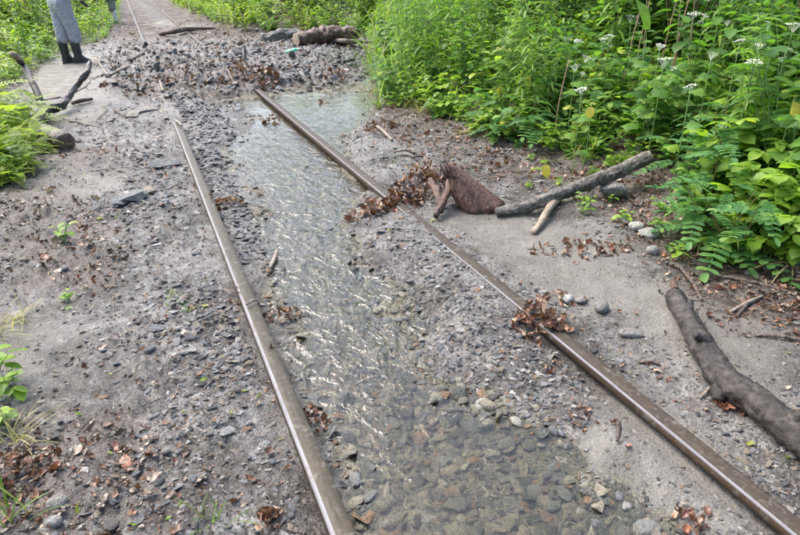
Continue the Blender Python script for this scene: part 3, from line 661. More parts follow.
# stump: tilted wedge of trunk
M_stump = mat_bark('red_brown_split_wood', [(.2, (.026, .015, .011)), (.42, (.085, .045, .032)), (.6, (.165, .085, .06)), (.82, (.29, .20, .155))], .5, (5, 5, 2), .012, 60)
def stump():
    g = G(486, 208); e = empty('tilted_stump', g); tag(e, 'tilted dark brown tree stump with sawn foot resting on silt', 'stump')
    fw = Vector((CF.x, CF.y, 0)).normalized(); d = (CR*(-.24)+Vector((0, 0, .30))).normalized(); V = []; F = []; k = 44; rows = 30
    for i in range(rows+1):
        t = i/rows
        for s in range(k):
            an = 6.283*s/k; ca, sa = math.cos(an), math.sin(an); bul = 1-.55*max(0, .12-t)/.12*.45
            nz = 1+.16*mnoise.noise(Vector((ca*1.3, sa*1.3, t*1.5)))+.30*abs(mnoise.noise(Vector((ca*3.2, sa*3.2, t*1.0))))-.05+.035*mnoise.noise(Vector((ca*12, sa*12, t*6)))
            jag = .10*abs(mnoise.noise(Vector((ca*3+7, sa*3, 1)))) if i == rows else 0
            tt = t+jag; cp = CR*(-.245*tt)+fw*(.03*tt)+Vector((0, 0, -.012+.285*tt))
            V.append(cp+(CR*ca*(.128*(1-t)+.030)+fw*sa*(.105*(1-t)+.028))*nz*bul+Vector((0, 0, .03*ca*(1-t))))
    for i in range(rows):
        for s in range(k): F.append((i*k+s, i*k+(s+1) % k, (i+1)*k+(s+1) % k, (i+1)*k+s))
    F.append(tuple(range(rows*k, rows*k+k)))
    ob('trunk', mesh('trunk', V, F, M_stump), e)
    base = [Vector(p) for p in V[:k]]; cen = sum(base, Vector())/k; VV = [cen-d*.012]+[cen+(p-cen)*.5-d*(.02+.006*math.sin(i*2.1)) for i, p in enumerate(base)]+base
    FF = [(0, 1+(i+1) % k, 1+i) for i in range(k)]+[(1+i, 1+(i+1) % k, 1+k+(i+1) % k, 1+k+i) for i in range(k)]
    ob('sawn_foot', mesh('sawn_foot', VV, FF, M_cutwood, False), e)
    for j, (p0, p1, p2, r0) in enumerate((((430, 180), (438, 194), (440, 212), .026), ((425, 158), (436, 172), (462, 186), .02), ((450, 172), (447, 192), (436, 216), .024))):
        ob('root', tube_mesh('root', [W(*p0, .12)-g, W(*p1, .10)-g, W(*p2, .03)-g], [r0*.7, r0, r0*.8], M_brownwood if j != 1 else M_twig, 24, .3, j, True, 16, .2), e)
    rr = random.Random(4)
    for j in range(9):
        q_ = CR*(-.235+rr.uniform(-.03, .03))+fw*rr.uniform(-.03, .04)+Vector((0, 0, .23+rr.uniform(-.04, .02))); dv = d*rr.uniform(.05, .11)+Vector((rr.uniform(-.02, .02), rr.uniform(-.02, .02), .01))
        ob('splinter', tube_mesh('splinter', [q_, q_+dv*.6, q_+dv], [rr.uniform(.007, .013), .006, .0015], rr.choice([M_brownwood, M_brownwood, M_palewood]), 6, .2, j, True, 3), e)
    for j in range(16):
        p0 = G(rr.uniform(404, 452), rr.uniform(165, 208)); p0.z += rr.uniform(.0, .10); dv = Vector((rr.uniform(-.14, .14), rr.uniform(-.14, .14), rr.uniform(-.02, .14))); q_ = p0-g
        ob('root', tube_mesh('root', [q_, q_+dv*.5+Vector((rr.uniform(-.03, .03), 0, .02)), q_+dv], [rr.uniform(.006, .016), .009, .004], rr.choice([M_brownwood, M_twig, M_paletwig]), 7, .2, j, True, 4), e)
stump()

# forked branch on the walkway
b0 = W(36, 122, .05); pts = [W(33, 126, .02), b0, W(46, 110, .07), W(60, 106, .09), W(69, 95, .14), W(77, 84, .20), W(86, 74, .30), W(90, 62, .40)]
e, c = branch('forked_branch', pts, [.05, .055, .05, .045, .04, .035, .03, .022], M_wetlog, 'forked dark branch propped up on silt next to the green clump', 'branch', 10, 21, .18)
side(e, c, 'fork', [W(46, 111, .07), W(41, 104, .12), W(38, 95, .20), W(31, 80, .32), W(24, 66, .42), W(13, 55, .55)], [.042, .04, .036, .033, .03, .02], M_wetlog, 22)
side(e, c, 'broken_tip', [W(20, 60, .48), W(14, 55, .55), W(11, 53, .57)], [.030, .032, .02], M_palewood, 23)
# sawn round by the green clump
A = W(46, 134, .06); B = W(66, 142, .055)
e, c = branch('sawn_log', [A+(A-B)*.6, A, B], [.075, .078, .078], M_greybark, 'short sawn log lying flat at the foot of the green clump', 'log', 14, 31, .1)
cap(e, c, B, B-A, .078, M_cutwood, 5)
# far log and boards
A = W(296, 40, .16); B = W(354, 35, .20); M_ = A.lerp(B, .5)+Vector((0, 0, .02))
e, c = branch('fallen_log', [A, A.lerp(B, .3), M_, A.lerp(B, .8), B], [.13, .17, .18, .17, .16], M_brownwood, 'big fallen trunk lying across the head of the debris heap', 'log', 14, 41, .15)
cap(e, c, B, B-A, .16, M_cutwood, 6); cap(e, c, A, A-B, .13, M_palewood, 7, 'broken_end')
branch('split_board', [W(262, 40, .06), W(278, 37, .10), W(296, 33, .12)], [.10, .13, .10], M_greybark, 'grey split slab of wood next to the big fallen trunk', 'log', 8, 42, .3)
branch('dead_branch', [W(318, 39, .10), W(345, 41, .12), W(372, 42, .06)], [.035, .04, .03], M_paletwig, 'thin orange tan branch lying in front of the big fallen trunk', 'branch', 8, 43)
branch('dead_branch', [W(160, 34, .04), W(175, 31, .12), W(188, 29, .10), W(214, 28, .08)], [.05, .06, .055, .03], M_twig, 'dark branch lying across the far rail beyond the debris heap', 'branch', 8, 44)
STK = [((95, 58), (108, 76), .02, 'stick standing out of the silt by the boots'), ((108, 76), (128, 66), .022, 'stick with a pale end on the debris heap edge'), ((130, 60), (160, 45), .03, 'long grey stick lying toward the far rail'),
       ((157, 76), (163, 91), .016, 'thin pale stick leaning on the rubble'), ((72, 103), (92, 99), .025, 'short stick in leaves under the forked branch'), ((138, 50), (147, 45), .03, 'short dark stick on the leafy path'),
       ((175, 122), (183, 133), .012, 'small tan stick across the far end of the rail'), ((270, 268), (277, 250), .012, 'pale bent stick at the stream edge'), ((247, 316), (259, 315), .006, 'tiny pale stick lying across the rail head'),
       ((355, 384), (379, 376), .006, 'straight pale stick in the stream'), ((375, 125), (392, 140), .016, 'pale twig on gravel by the pool end'), ((639, 362), (660, 364), .008, 'short orange brown stick between rail and thick log'),
       ((700, 398), (711, 386), .006, 'thin pale stalk leaning on the thick log'), ((617, 442), (621, 472), .008, 'dark upright splinter stuck in the silt'), ((755, 335), (800, 340), .008, 'thin twig on the litter above the thick log'),
       ((730, 312), (762, 296), .009, 'pale crossed twig above the thick log'), ((737, 316), (750, 300), .008, 'shorter crossed twig above the thick log'), ((680, 267), (702, 300), .008, 'dark twig running down from the bank shrubs'),
       ((240, 62), (262, 80), .02, 'root stick on the leaf mass of the debris heap'), ((228, 70), (238, 95), .02, 'root stick hanging over the edge of the debris heap'), ((245, 60), (248, 92), .018, 'upright root on the debris heap'),
       ((715, 275), (790, 292), .009, 'long twig lying along the foot of the bank'), ((420, 172), (430, 168), .012, 'tan broken twig on the stump leaves'), ((435, 186), (446, 194), .010, 'thin twig poking from the stump leaves')]
for j, (a, b, r_, lb) in enumerate(STK):
    pa, pb = W(*a, r_*1.0), W(*b, r_*1.0)
    zr = lambda p: p+Vector((0, 0, max(0, .01-p.z+r_) if (abs(p.x) < .05 or abs(p.x-RX) < .05) and p.y < 7.5 else 0))
    pa, pb = zr(pa), zr(pb); m = pa.lerp(pb, .5)+Vector((random.uniform(-.02, .02), random.uniform(-.02, .02), .01))
    up = Vector((0, 0, .0))
    if 'upright' in lb: pa = pa+Vector((0, 0, .0)); pb = pa.copy(); pa = pb+Vector((.02, .03, (.06 if j == 13 else .22)))
    m = pa.lerp(pb, .5)+Vector((.006, 0, .006))
    branch('stick', [pa, m, pb], [r_*.8, r_, r_*.7], (M_twig, M_paletwig)['pale' in lb or 'tan' in lb], lb, 'stick', 7, 60+j)

# flat silt-covered slabs on the walkway
M_slab = simple('silted_concrete', (.15, .143, .128), .75, 0, 25, .02, .45, 7, .25)
for j, (pp, lb) in enumerate((([(28, 101), (44, 66), (94, 62), (90, 84), (66, 98)], 'large pale silted slab under the rubber boots'), ([(66, 120), (104, 109), (126, 117), (98, 128)], 'pale wet slab beside the forked branch'), ([(114, 114), (150, 105), (158, 109), (128, 120)], 'small pale slab next to the debris heap edge'))):
    Q = [W(*q_, .0) for q_ in pp]; c_ = sum(Q, Vector())/len(Q); zt = sum(q_.z for q_ in Q)/len(Q)+.012; n_ = len(Q); rj = random.Random(j); Vt = []
    for i in range(n_):
        for f_ in (0, .16, .33, .5, .66, .83): q_ = Q[i].lerp(Q[(i+1) % n_], f_); Vt.append(Vector((q_.x-c_.x+rj.uniform(-.05, .05), q_.y-c_.y+rj.uniform(-.10, .10), tz(q_.x, q_.y)+.012-c_.z+rj.uniform(-.003, .003))))
    m_ = len(Vt); VV = Vt+[v_-Vector((0, 0, .08)) for v_ in Vt]
    tag(ob('concrete_slab', mesh('concrete_slab', VV, [tuple(range(m_))]+[(i, i+m_, (i+1) % m_+m_, (i+1) % m_) for i in range(m_)], M_slab, False), None, c_), lb, 'slab')
# green plastic bottle on the debris heap
def bottle():
    g = G(293, 53); e = empty('plastic_bottle', g+Vector((0, 0, .06))); e.scale = (.55,)*3; e.rotation_euler = (0, math.radians(72), math.radians(-35)); tag(e, 'crumpled green plastic bottle lying on the debris heap', 'bottle')
    pr = [(0, -.24), (.075, -.24), (.085, -.22), (.085, -.08), (.078, -.04), (.085, 0), (.085, .07), (.06, .13), (.03, .17), (.028, .20)]; k = 14
    V = [(r*math.cos(6.283*i/k)*(1+.06*math.sin(z*30+i)), r*math.sin(6.283*i/k)*.8, z) for r, z in pr for i in range(k)]
    F = [(j*k+i, j*k+(i+1) % k, (j+1)*k+(i+1) % k, (j+1)*k+i) for j in range(len(pr)-1) for i in range(k)]
    M_b = simple('green_plastic', (.05, .42, .27), .25); ob('body', mesh('body', V, F, M_b), e)
    Vc = [(r*math.cos(6.283*i/k), r*math.sin(6.283*i/k), z) for r, z in ((.033, .195), (.033, .225), (0.001, .227)) for i in range(k)]
    ob('cap', mesh('cap', Vc, [(j*k+i, j*k+(i+1) % k, (j+1)*k+(i+1) % k, (j+1)*k+i) for j in range(2) for i in range(k)], simple('white_cap', (.6, .65, .6), .4)), e)
bottle()

# ------------------------------------------------------------------ plants
def blade(L, w, droop=.3, fold=.15, m=4, tip=.9, start=.15):
    """simple leaf along +X, bending down"""
    V = []; F = []
    for i in range(m+1):
        t = i/m; ww = w*(math.sin(math.pi*(t*(1-start)*tip+start*(1-t)))**.8 if i < m else .03)
        for s in (-1, 0, 1): V.append((L*t, s*ww*.5, -droop*L*t*t+fold*abs(s)*ww))
    for i in range(m):
        for j in range(2): a = i*3+j; F.append((a, a+1, a+4, a+3))
    return V, F
def join(parts):
    V = []; F = []
    for v_, f_, M in parts:
        b = len(V); V += [M @ Vector(p) for p in v_]; F += [tuple(i+b for i in q_) for q_ in f_]
    return V, F
def TRS(loc, rot, s=1.): return Matrix.LocRotScale(Vector(loc), Euler(rot), Vector((s, s, s)))
def ovate(L, w, droop=.25): return blade(L, w, droop, .12, 4, .93, .18)
def pinnate_leaf(L=.2, pairs=6, lw=.5, droop=.35, ll=.30):
    parts = []; rv = []; rf = []
    for i in range(6):
        t = i/5; zc = -droop*L*t*t
        rv += [(L*t, -.0025, zc), (L*t, .0025, zc)]
        if i: a = 2*i; rf.append((a-2, a, a+1, a-1))
    parts.append((rv, rf, Matrix()))
    for i in range(pairs):
        t = .25+.68*i/(pairs-1); z = -droop*L*t*t; l = ll*L*(1-.25*abs(t-.5)*2)
        for s in (-1, 1): parts.append((*ovate(l, l*lw, .15), TRS((L*t, 0, z), (s*.25, 0, s*1.25+random.uniform(-.12, .12)))))
    parts.append((*ovate(ll*L, ll*L*lw, .2), TRS((L, 0, -droop*L), (0, .3, 0))))
    return join(parts)
def ternate_leaf(L=.12, w=.6):
    pet = ([(0, -.002, 0), (L*.55, -.002, .01), (L*.55, .002, .01), (0, .002, 0)], [(0, 1, 2, 3)], Matrix())
    P_ = [pet]
    for a, s in ((0, 1.), (1.25, .85), (-1.25, .85)): P_.append((*ovate(L*.75*s, L*.75*s*w, .3), TRS((L*.55, 0, .01), (0, .1, a))))
    return join(P_)
def simple_leaf(L, w, droop=.35):
    pet = ([(0, -.002, 0), (L*.25, -.002, 0), (L*.25, .002, 0), (0, .002, 0)], [(0, 1, 2, 3)], Matrix())
    return join([pet, (*ovate(L*.8, w*L, droop), TRS((L*.22, 0, 0), (0, 0, 0)))])
def lobed_leaf(L):
    V = [(0, 0, 0)]; F = []; k = 15
    for i in range(k):
        a = -2.3+4.6*i/(k-1); r = L*(.55+.22*math.cos(a*1.0)+(.12 if i % 2 else -.10)); V.append((L*.35+r*math.cos(a)*.8, r*math.sin(a)*.8, -.25*r*abs(math.sin(a))-.08*L*math.cos(a)))
    V.append((L*.35, 0, .03))
    for i in range(k-1): F.append((k+1, 1+i, 2+i))
    F.append((k+1, k, 0)); F.append((k+1, 0, 1)); return V, F

LEAF = {'pinnate': [mesh('leaf', *pinnate_leaf(.17, 6, .52, .3+.1*i), M_pinnate) for i in range(3)],
        'ternate': [mesh('leaf', *ternate_leaf(.13, .62+.08*i), M_broad) for i in range(3)],
        'broad': [mesh('leaf', *simple_leaf(.11, .55, .25+.1*i), M_broad) for i in range(3)],
        'dark': [mesh('leaf', *simple_leaf(.12, .5, .25+.1*i), M_dark) for i in range(3)],
        'lance': [mesh('leaf', *blade(.13, .02, .35+.15*i, .1, 5), M_lance) for i in range(3)],
        'lobed': [mesh('leaf', *lobed_leaf(.13), M_dark), mesh('leaf', *lobed_leaf(.11), M_broad)],
        'fern': [mesh('leaf', *pinnate_leaf(.26, 10, .3, .5, .22), M_yellowg) for i in range(2)],
        'yellowg': [mesh('leaf', *simple_leaf(.10, .5, .3+.1*i), M_yellowg) for i in range(3)]}

def plant_template(kind, H_, nst, per, spread, lscale=1., seed=0, top=.15, lean=.15, pitch=(-.2, .5)):
    """stems and leaf placements for one plant, base at the origin"""
    r = random.Random(seed); stems = []; leaves = []
    for s in range(nst):
        a = r.uniform(0, 6.283) if nst > 1 else r.uniform(0, 6.28); h = H_*r.uniform(.7, 1.05); ln = r.uniform(.3, 1)*spread
        b0 = Vector((math.cos(a), math.sin(a), 0))*ln*.12; mid_ = Vector((math.cos(a)*ln*.35, math.sin(a)*ln*.35, h*.55)); tp = Vector((math.cos(a)*ln*(.7+lean), math.sin(a)*ln*(.7+lean), h))
        stems.append((b0, mid_, tp)); ph = r.uniform(0, 6.28)
        for i in range(per):
            t = top+(1-top)*(i+r.uniform(0, .6))/per; t = min(t, 1)
            p = b0*(1-t)**2+2*mid_*t*(1-t)+tp*t*t; ph += 2.4+r.uniform(-.3, .3)
            leaves.append((r.randrange(len(LEAF[kind])), p, (r.uniform(-.25, .25), -r.uniform(*pitch), ph), lscale*r.uniform(.7, 1.15)*(1.05-.35*t*t)))
    return stems, leaves
def stem_mesh(stems, r0, mat):
    V = []; F = []
    for b0, m_, tp in stems:
        pr = None
        for i in range(5):
            t = i/4; p = b0*(1-t)**2+2*m_*t*(1-t)+tp*t*t; rr = r0*(1-.75*t); st = len(V)
            for k in range(4): V.append(p+Vector((math.cos(k*1.571)*rr, math.sin(k*1.571)*rr, 0)))
            if pr is not None:
                for k in range(4): F.append((pr+k, pr+(k+1) % 4, st+(k+1) % 4, st+k))
            pr = st
    return mesh('stem', V, F, mat)
def foliage_mesh(kind, leaves):
    V = []; F = []; cache = [(np.array([v_.co[:] for v_ in m_.vertices]), [tuple(p_.vertices) for p_ in m_.polygons]) for m_ in LEAF[kind]]
    for li, p, rot, s in leaves:
        cv, cf = cache[li]; M = np.array(TRS(p, rot, s)); b = len(V); V.extend((cv @ M[:3, :3].T+M[:3, 3]).tolist()); F.extend(tuple(i+b for i in q_) for q_ in cf)
    return mesh('foliage', V, F, LEAF[kind][0].materials[0])
class Plant:
    def __init__(s, kind, H_, nst, per, spread, lscale=1., seed=0, smat=None, sr=.004, detail=False, **kw):
        s.kind = kind; st, s.leaves = plant_template(kind, H_, nst, per, spread, lscale, seed, **kw)
        s.stem = stem_mesh(st, sr, smat or M_stem); s.detail = detail; s.fol = None; s.tips = [q_[2] for q_ in st]
    def place(s, name, loc, rz, scl, label, cat='plant', group=None, detail=None, tilt=(0, 0)):
        e = empty(name, loc, 0, scl); e.rotation_euler = (tilt[0], tilt[1], rz); tag(e, label, cat, group)
        ob('stem', s.stem, e)
        if s.detail if detail is None else detail:
            for li, p, rot, sc_ in s.leaves: ob('leaf', LEAF[s.kind][li], e, p, rot, sc_)
        else:
            if s.fol is None: s.fol = foliage_mesh(s.kind, s.leaves)
            ob('foliage', s.fol, e)
        return e
TP = {'pinnate': [Plant('pinnate', .45, 3, 6, .30, 1.25, 100+i, M_redstem) for i in range(4)],
      'ternate': [Plant('ternate', .38, 4, 6, .26, 1.15, 110+i) for i in range(4)],
      'broad': [Plant('broad', .5, 4, 9, .24, 1.1, 120+i) for i in range(4)],
      'dark': [Plant('dark', .75, 6, 12, .38, 1.1, 130+i) for i in range(4)],
      'lance': [Plant('lance', 1.0, 5, 26, .22, 1.0, 140+i, None, .004, top=.1, pitch=(-.1, .7)) for i in range(4)],
      'lobed': [Plant('lobed', .6, 5, 7, .35, 1.1, 150+i) for i in range(3)],
      'fern': [Plant('fern', .25, 7, 5, .28, 1.0, 160+i, top=.1, pitch=(.1, .9)) for i in range(3)],
      'yellowg': [Plant('yellowg', .7, 6, 14, .35, 1.1, 170+i) for i in range(4)],
      'shrub': [Plant('dark', 1.8, 12, 26, .9, 1.5, 180+i, M_drystem, .01) for i in range(3)],
      'lshrub': [Plant('broad', 1.6, 12, 26, .9, 1.6, 190+i, M_drystem, .01) for i in range(3)],
      'yshrub': [Plant('yellowg', 1.5, 12, 24, .8, 1.5, 200+i, M_drystem, .01) for i in range(3)]}
LAB = {'pinnate': ('blue green shrub seedling with pinnate leaves on the bank', 'shrub seedling', 'pinnate shrub seedlings on the bank'),
       'ternate': ('low bright green weed with three-part leaves at the bank foot', 'three_leaf', 'three-leaved weeds on the bank'),
       'broad': ('upright light green broad-leaved weed on the bank', 'weed', 'broad-leaved weeds on the bank'),
       'dark': ('dark green leafy bush filling the bank', 'bush', 'dark bushes on the bank'),
       'lance': ('tall upright weed with narrow lance leaves on the bank', 'weed', 'tall narrow-leaved weeds on the bank'),
       'lobed': ('weed with wide lobed leaves on the bank', 'weed', 'lobed-leaved weeds on the bank')}
NAME = {'pinnate': 'pinnate_shrub', 'ternate': 'three_leaved_weed', 'broad': 'broad_leaved_weed', 'dark': 'leafy_bush', 'lance': 'tall_weed', 'lobed': 'lobed_weed', 'fern': 'fern', 'yellowg': 'weed', 'shrub': 'shrub', 'lshrub': 'shrub', 'yshrub': 'shrub'}
def where(x, y):
    s_ = float(sdf(VEG_R, np.array([x]), np.array([y]))[0])
    a = 'above the thick log' if y < 1.9 else 'beside the rock cluster' if y < 2.6 else 'behind the long grey branch' if y < 3.3 else 'behind the tilted stump' if y < 4.6 else 'beside the pool' if y < 7.2 else 'beside the debris heap'
    return ('low on the bank ' if s_ > -.6 else 'partway up the bank ' if s_ > -1.8 else 'high on the bank ')+a
SHORT = {'pinnate': 'blue green shrub with pinnate leaves', 'ternate': 'bright green three-leaved weed', 'broad': 'light green broad-leaved weed', 'dark': 'dark green leafy bush', 'lance': 'tall narrow-leaved weed', 'lobed': 'weed with wide lobed leaves'}
def put(kind, xy, scl=1., detail=False, lab=None, grp=None, cat=None, sink=.02, tilt=None):
    i = random.randrange(len(TP[kind])); l0, _, g0 = LAB.get(kind, (None, None, None))
    if not lab: l0 = SHORT[kind]+' '+where(*xy); g0 = l0
    z = tz(*xy)
    return TP[kind][i].place(NAME[kind], (xy[0], xy[1], z-sink), random.uniform(0, 6.28), scl*random.uniform(.85, 1.2), lab or l0, cat or ('shrub' if kind in ('pinnate', 'dark', 'shrub', 'lshrub', 'yshrub') else 'weed'), grp or g0, detail, tilt or (random.uniform(-.12, .12), random.uniform(-.12, .12)))

KEEP = [(*Pxy(600, 182, .05), .36), (*Pxy(625, 185, .05), .42), (*Pxy(645, 185, .05), .36)]
# front of the bank: each leaf its own piece
FRONT = [('pinnate', 702, 226, 1.0), ('pinnate', 712, 240, 1.1), ('pinnate', 738, 246, 1.0), ('pinnate', 690, 188, 1.1), ('pinnate', 710, 205, 1.2), ('pinnate', 750, 190, 1.1), ('pinnate', 500, 135, .8), ('pinnate', 525, 138, .9), ('pinnate', 545, 140, .9), ('pinnate', 560, 132, 1.),
         ('pinnate', 785, 170, 1.), ('pinnate', 620, 125, 1.), ('pinnate', 650, 120, 1.), ('ternate', 760, 248, 1.1), ('ternate', 785, 240, 1.1), ('ternate', 800, 225, 1.2), ('ternate', 740, 225, 1.1), ('ternate', 770, 215, 1.2), ('ternate', 725, 248, .8), ('ternate', 795, 255, .9), 
         ('broad', 575, 150, .8), ('ternate', 560, 148, .8), ('broad', 780, 195, 1.), ('broad', 730, 200, 1.), ('pinnate', 445, 112, .7), ('broad', 430, 108, .6), ('lobed', 405, 98, .6), ('ternate', 395, 100, .7), ('broad', 460, 118, .7), ('ternate', 480, 128, .7),
         ('broad', 590, 140, .8), ('broad', 612, 132, .8), ('broad', 640, 130, .8), ('ternate', 830, 240, 1.2), ('pinnate', 820, 200, 1.2), ('ternate', 870, 245, 1.2), ('pinnate', 850, 225, 1.2), ('broad', 840, 180, 1.1)]
for k, px, py, s in FRONT:
    p = P(px, py, .06); put(k, (p.x, p.y), s*.9, True)
# bank filling
random.seed(21)
cnt = 0; placed = []
def free(x, y, d):
    for a, b in placed:
        if (a-x)**2+(b-y)**2 < d*d: return False
    placed.append((x, y)); return True
tries = 0
while cnt < 300 and tries < 60000:
    tries += 1
    yq = random.uniform(.6, 13.5)
    xq = random.uniform(2.0, 7.8)
    s = float(sdf(VEG_R, np.array([xq]), np.array([yq]))[0])
    if s > -.06 or s < -4.2: continue
    if random.random() > (1.0 if s > -1.2 else .55): continue
    if any((xq-a_)**2+(yq-b_)**2 < r_*r_ for a_, b_, r_ in KEEP): continue
    if not free(xq, yq, .22 if s > -1.0 else .34): continue
    a = random.random(); pxr = 400+FPX*((Vector((xq, yq, 0))-CAM).dot(CR))/((Vector((xq, yq, 0))-CAM).dot(CF))
    if pxr < 560 and s < -.25: kk = 'lance' if a < .62 else 'dark' if a < .8 else 'broad'
    elif s > -.5: kk = 'broad' if a < .3 else 'ternate' if a < .6 else 'pinnate' if a < .85 else 'lobed'
    else: kk = 'dark' if a < .38 else 'broad' if a < .62 else 'lobed' if a < .78 else 'pinnate' if a < .88 else 'lance'
    put(kk, (xq, yq), (.85 if s > -.35 else 1.05+.15*min(3, -s)), False); cnt += 1

# ground cover under the weeds
def cover(name, n, x0, x1, y0, y1, veg, src, lb, dmax, smin, smax):
    yq = y0+(y1-y0)*rng.random(n)**1.5; xq = x0+(x1-x0)*rng.random(n); s_ = sdf(veg, xq, yq)
    k = (s_ < -.05) & (s_ > -dmax)
    for a_, b_, r_ in KEEP: k &= (xq-a_)**2+(yq-b_)**2 > r_*r_*.8
    xq, yq, s_ = xq[k], yq[k], s_[k]; n = len(xq)
    sc_ = rng.uniform(smin, smax, n)*np.clip(.5+(-s_)*1.2, .5, 1.1)
    scatter(name, src, np.stack([xq, yq, terrain(xq, yq)-.01], -1), np.stack([rng.normal(0, .2, n), rng.normal(0, .2, n), rng.uniform(0, 6.28, n)], -1), np.repeat(sc_[:, None], 3, 1), rng.integers(0, len(src), n), lb, 'ground cover')
def low(kinds):
    out = []
    for j, kk in enumerate(kinds):
        pl = Plant(kk, .28, 3, 7, .2, .85, 600+j, top=.05); out.append(foliage_mesh(kk, pl.leaves))
    return out
LOWG = low(['broad', 'dark', 'ternate', 'dark', 'lance', 'lobed', 'broad']); LOWY = low(['yellowg', 'broad', 'yellowg', 'dark', 'lance'])
cover('bank_ground_cover', 5200, 1.9, 9, .4, 15, VEG_R, LOWG, 'dense low greenery covering the ground of the bank', 4.5, .6, 1.15)
cover('verge_ground_cover', 5200, -9, 0, 4.5, 45, VEG_L, LOWY, 'yellow green low growth covering the verge behind the walkway', 4.5, .8, 1.6)
cover('hedge_ground_cover', 3800, 1.8, 16, 12, 60, VEG_R, LOWY, 'yellow green low growth at the foot of the far hedge', 4., 1., 2.2)

# white umbels
def umbel_mesh(seed):
    r = random.Random(seed); V = []; F = []
    for i in range(15):
        a = i*2.4; q = .042*math.sqrt((i+.4)/15)*r.uniform(.85, 1.1); c_ = Vector((q*math.cos(a), q*math.sin(a), .010-3.5*q*q+r.uniform(-.004, .003)))
        k = len(V); V += [Vector((0, 0, -.035)), Vector((.0012, 0, -.035)), c_+Vector((.0012, 0, -.003)), c_+Vector((0, 0, -.003))]; F.append((k, k+1, k+2, k+3))
        for j in range(9):
            b = r.uniform(0, 6.28); d = r.uniform(.0022, .0036); o = c_+Vector((r.gauss(0, .0042), r.gauss(0, .0042), r.gauss(.001, .0018))); k = len(V)
            V += [o+Vector((math.cos(b+m*1.571)*d, math.sin(b+m*1.571)*d, r.uniform(-.0015, .0015))) for m in range(4)]; F.append((k, k+1, k+2, k+3))
    return mesh('flower_head', V, F, M_flower, False)
UMB = [umbel_mesh(i) for i in range(3)]
UMBP = [Plant('lobed', .5, 3, 3, .25, .9, 300+i) for i in range(2)]
for j, (px, py, xw_) in enumerate([(632, 15, 4.6), (610, 34, 4.0), (661, 43, 3.7), (694, 12, 4.5), (705, 13, 4.3), (728, 19, 4.4), (760, 12, 4.6), (741, 38, 3.9), (760, 42, 3.8), (773, 46, 3.7), (787, 47, 3.7), (713, 51, 3.6), (665, 57, 3.5), (692, 83, 3.2), (755, 60, 3.6), (568, 38, 3.9), (578, 39, 3.8), (587, 55, 3.5), (575, 64, 3.4), (582, 87, 3.0), (795, 22, 4.3), (604, 37, 4.1)]):
    xw_ -= .55; d = ray(px, py); t = (xw_-CAM.x)/d.x; f_ = CAM+d*t; bz = tz(f_.x, f_.y)
    if f_.z < bz+.25: f_.z = bz+.3
    e = empty('umbel_plant', (f_.x, f_.y, bz-.02)); tag(e, 'white flat-topped umbel flower on a green stalk above the bank weeds', 'flower', 'white umbel flowers on the bank')
    hgt = f_.z-bz
    ob('stem', tube_mesh('stem', [(0.03, .02, 0), (.01, 0, hgt*.5), (0, 0, hgt)], [.004, .004, .003], M_stem, 5, .05, j, True, 3), e)
    for q_ in range(3):
        ob('leaf', LEAF['lobed'][q_ % 2], e, (.02, 0, hgt*(.3+.2*q_)), (0, -.2, q_*2.2+j), .9)
    ob('flower_head', UMB[j % 3], e, (0, 0, hgt), (random.uniform(-.4, .1), random.uniform(-.3, .3), j), random.uniform(.75, 1.35))
    if j % 3 == 0: ob('flower_head', UMB[(j+1) % 3], e, (.06, -.03, hgt-.05), (.2, .2, j), .55)

# grasses
def grass_mesh(n, L, w, spread, droop, mat, seed):
    r = random.Random(seed); parts = []
    for i in range(n):
        l = L*r.uniform(.5, 1.1); parts.append((*blade(l, w*r.uniform(.7, 1.2), r.uniform(.5, 1.)*droop, .1, 6, .75, .4), TRS((r.gauss(0, .02), r.gauss(0, .02), 0), (0, -r.uniform(.7, 1.45) if spread < 1 else -r.uniform(.1, 1.2), r.uniform(0, 6.28)))))
    return mesh('blades', *join(parts), mat)
GR = [grass_mesh(26, .45, .008, .5, 1.0, M_grass, i) for i in range(3)]
GST = [grass_mesh(30, .18, .004, 2, .5, M_strawg, 10+i) for i in range(2)]
GSM = [grass_mesh(14, .10, .0035, .5, .4, M_grass, 20+i) for i in range(2)]
def tuft(px, py, me_, s, label, group=None):
    g = G(px, py); e = empty('grass_tuft', g, random.uniform(0, 6), s); tag(e, label, 'grass tuft', group); ob('blades', me_, e)
for px, py, s in ((385, 96, 1.4), (375, 80, 1.6), (392, 84, 1.5), (372, 64, 1.8), (378, 108, 1.0), (412, 104, 1.1), (440, 118, .9), (380, 50, 2.)):
    tuft(px, py, random.choice(GR), s, 'arching green grass tuft at the bank edge beside the pool', 'grass tufts beside the pool')
for px, py in ((570, 140), (592, 152), (680, 150), (520, 120), (455, 105), (705, 165), (765, 180), (790, 150), (740, 140)):
    p = P(px, py, .1); e = empty('grass_tuft', (p.x, p.y, tz(p.x, p.y)), random.uniform(0, 6), random.uniform(.8, 1.2)); tag(e, 'thin grass tuft growing among the bank weeds', 'grass tuft', 'grass tufts among the bank weeds'); ob('blades', random.choice(GR), e)
tuft(-2, 335, GST[0], 1.1, 'straw yellow flattened grass tuft at the walkway edge'); tuft(20, 318, GST[1], .8, 'small dry grass tuft on the mud next to the flattened one')
tuft(14, 440, GST[1], .9, 'dry yellow grass bunch above the dark red leaf mat'); tuft(212, 522, GSM[0], 1.1, 'small green grass sprig on the mud near the rail'); tuft(10, 520, GSM[1], 1.6, 'green grass sprig beside the pale round rocks')
tuft(170, 300, GSM[1], .7, 'tiny green sprout on the walkway mud'); tuft(188, 312, GSM[0], .7, 'tiny grass sprout near the grey stones by the rail')
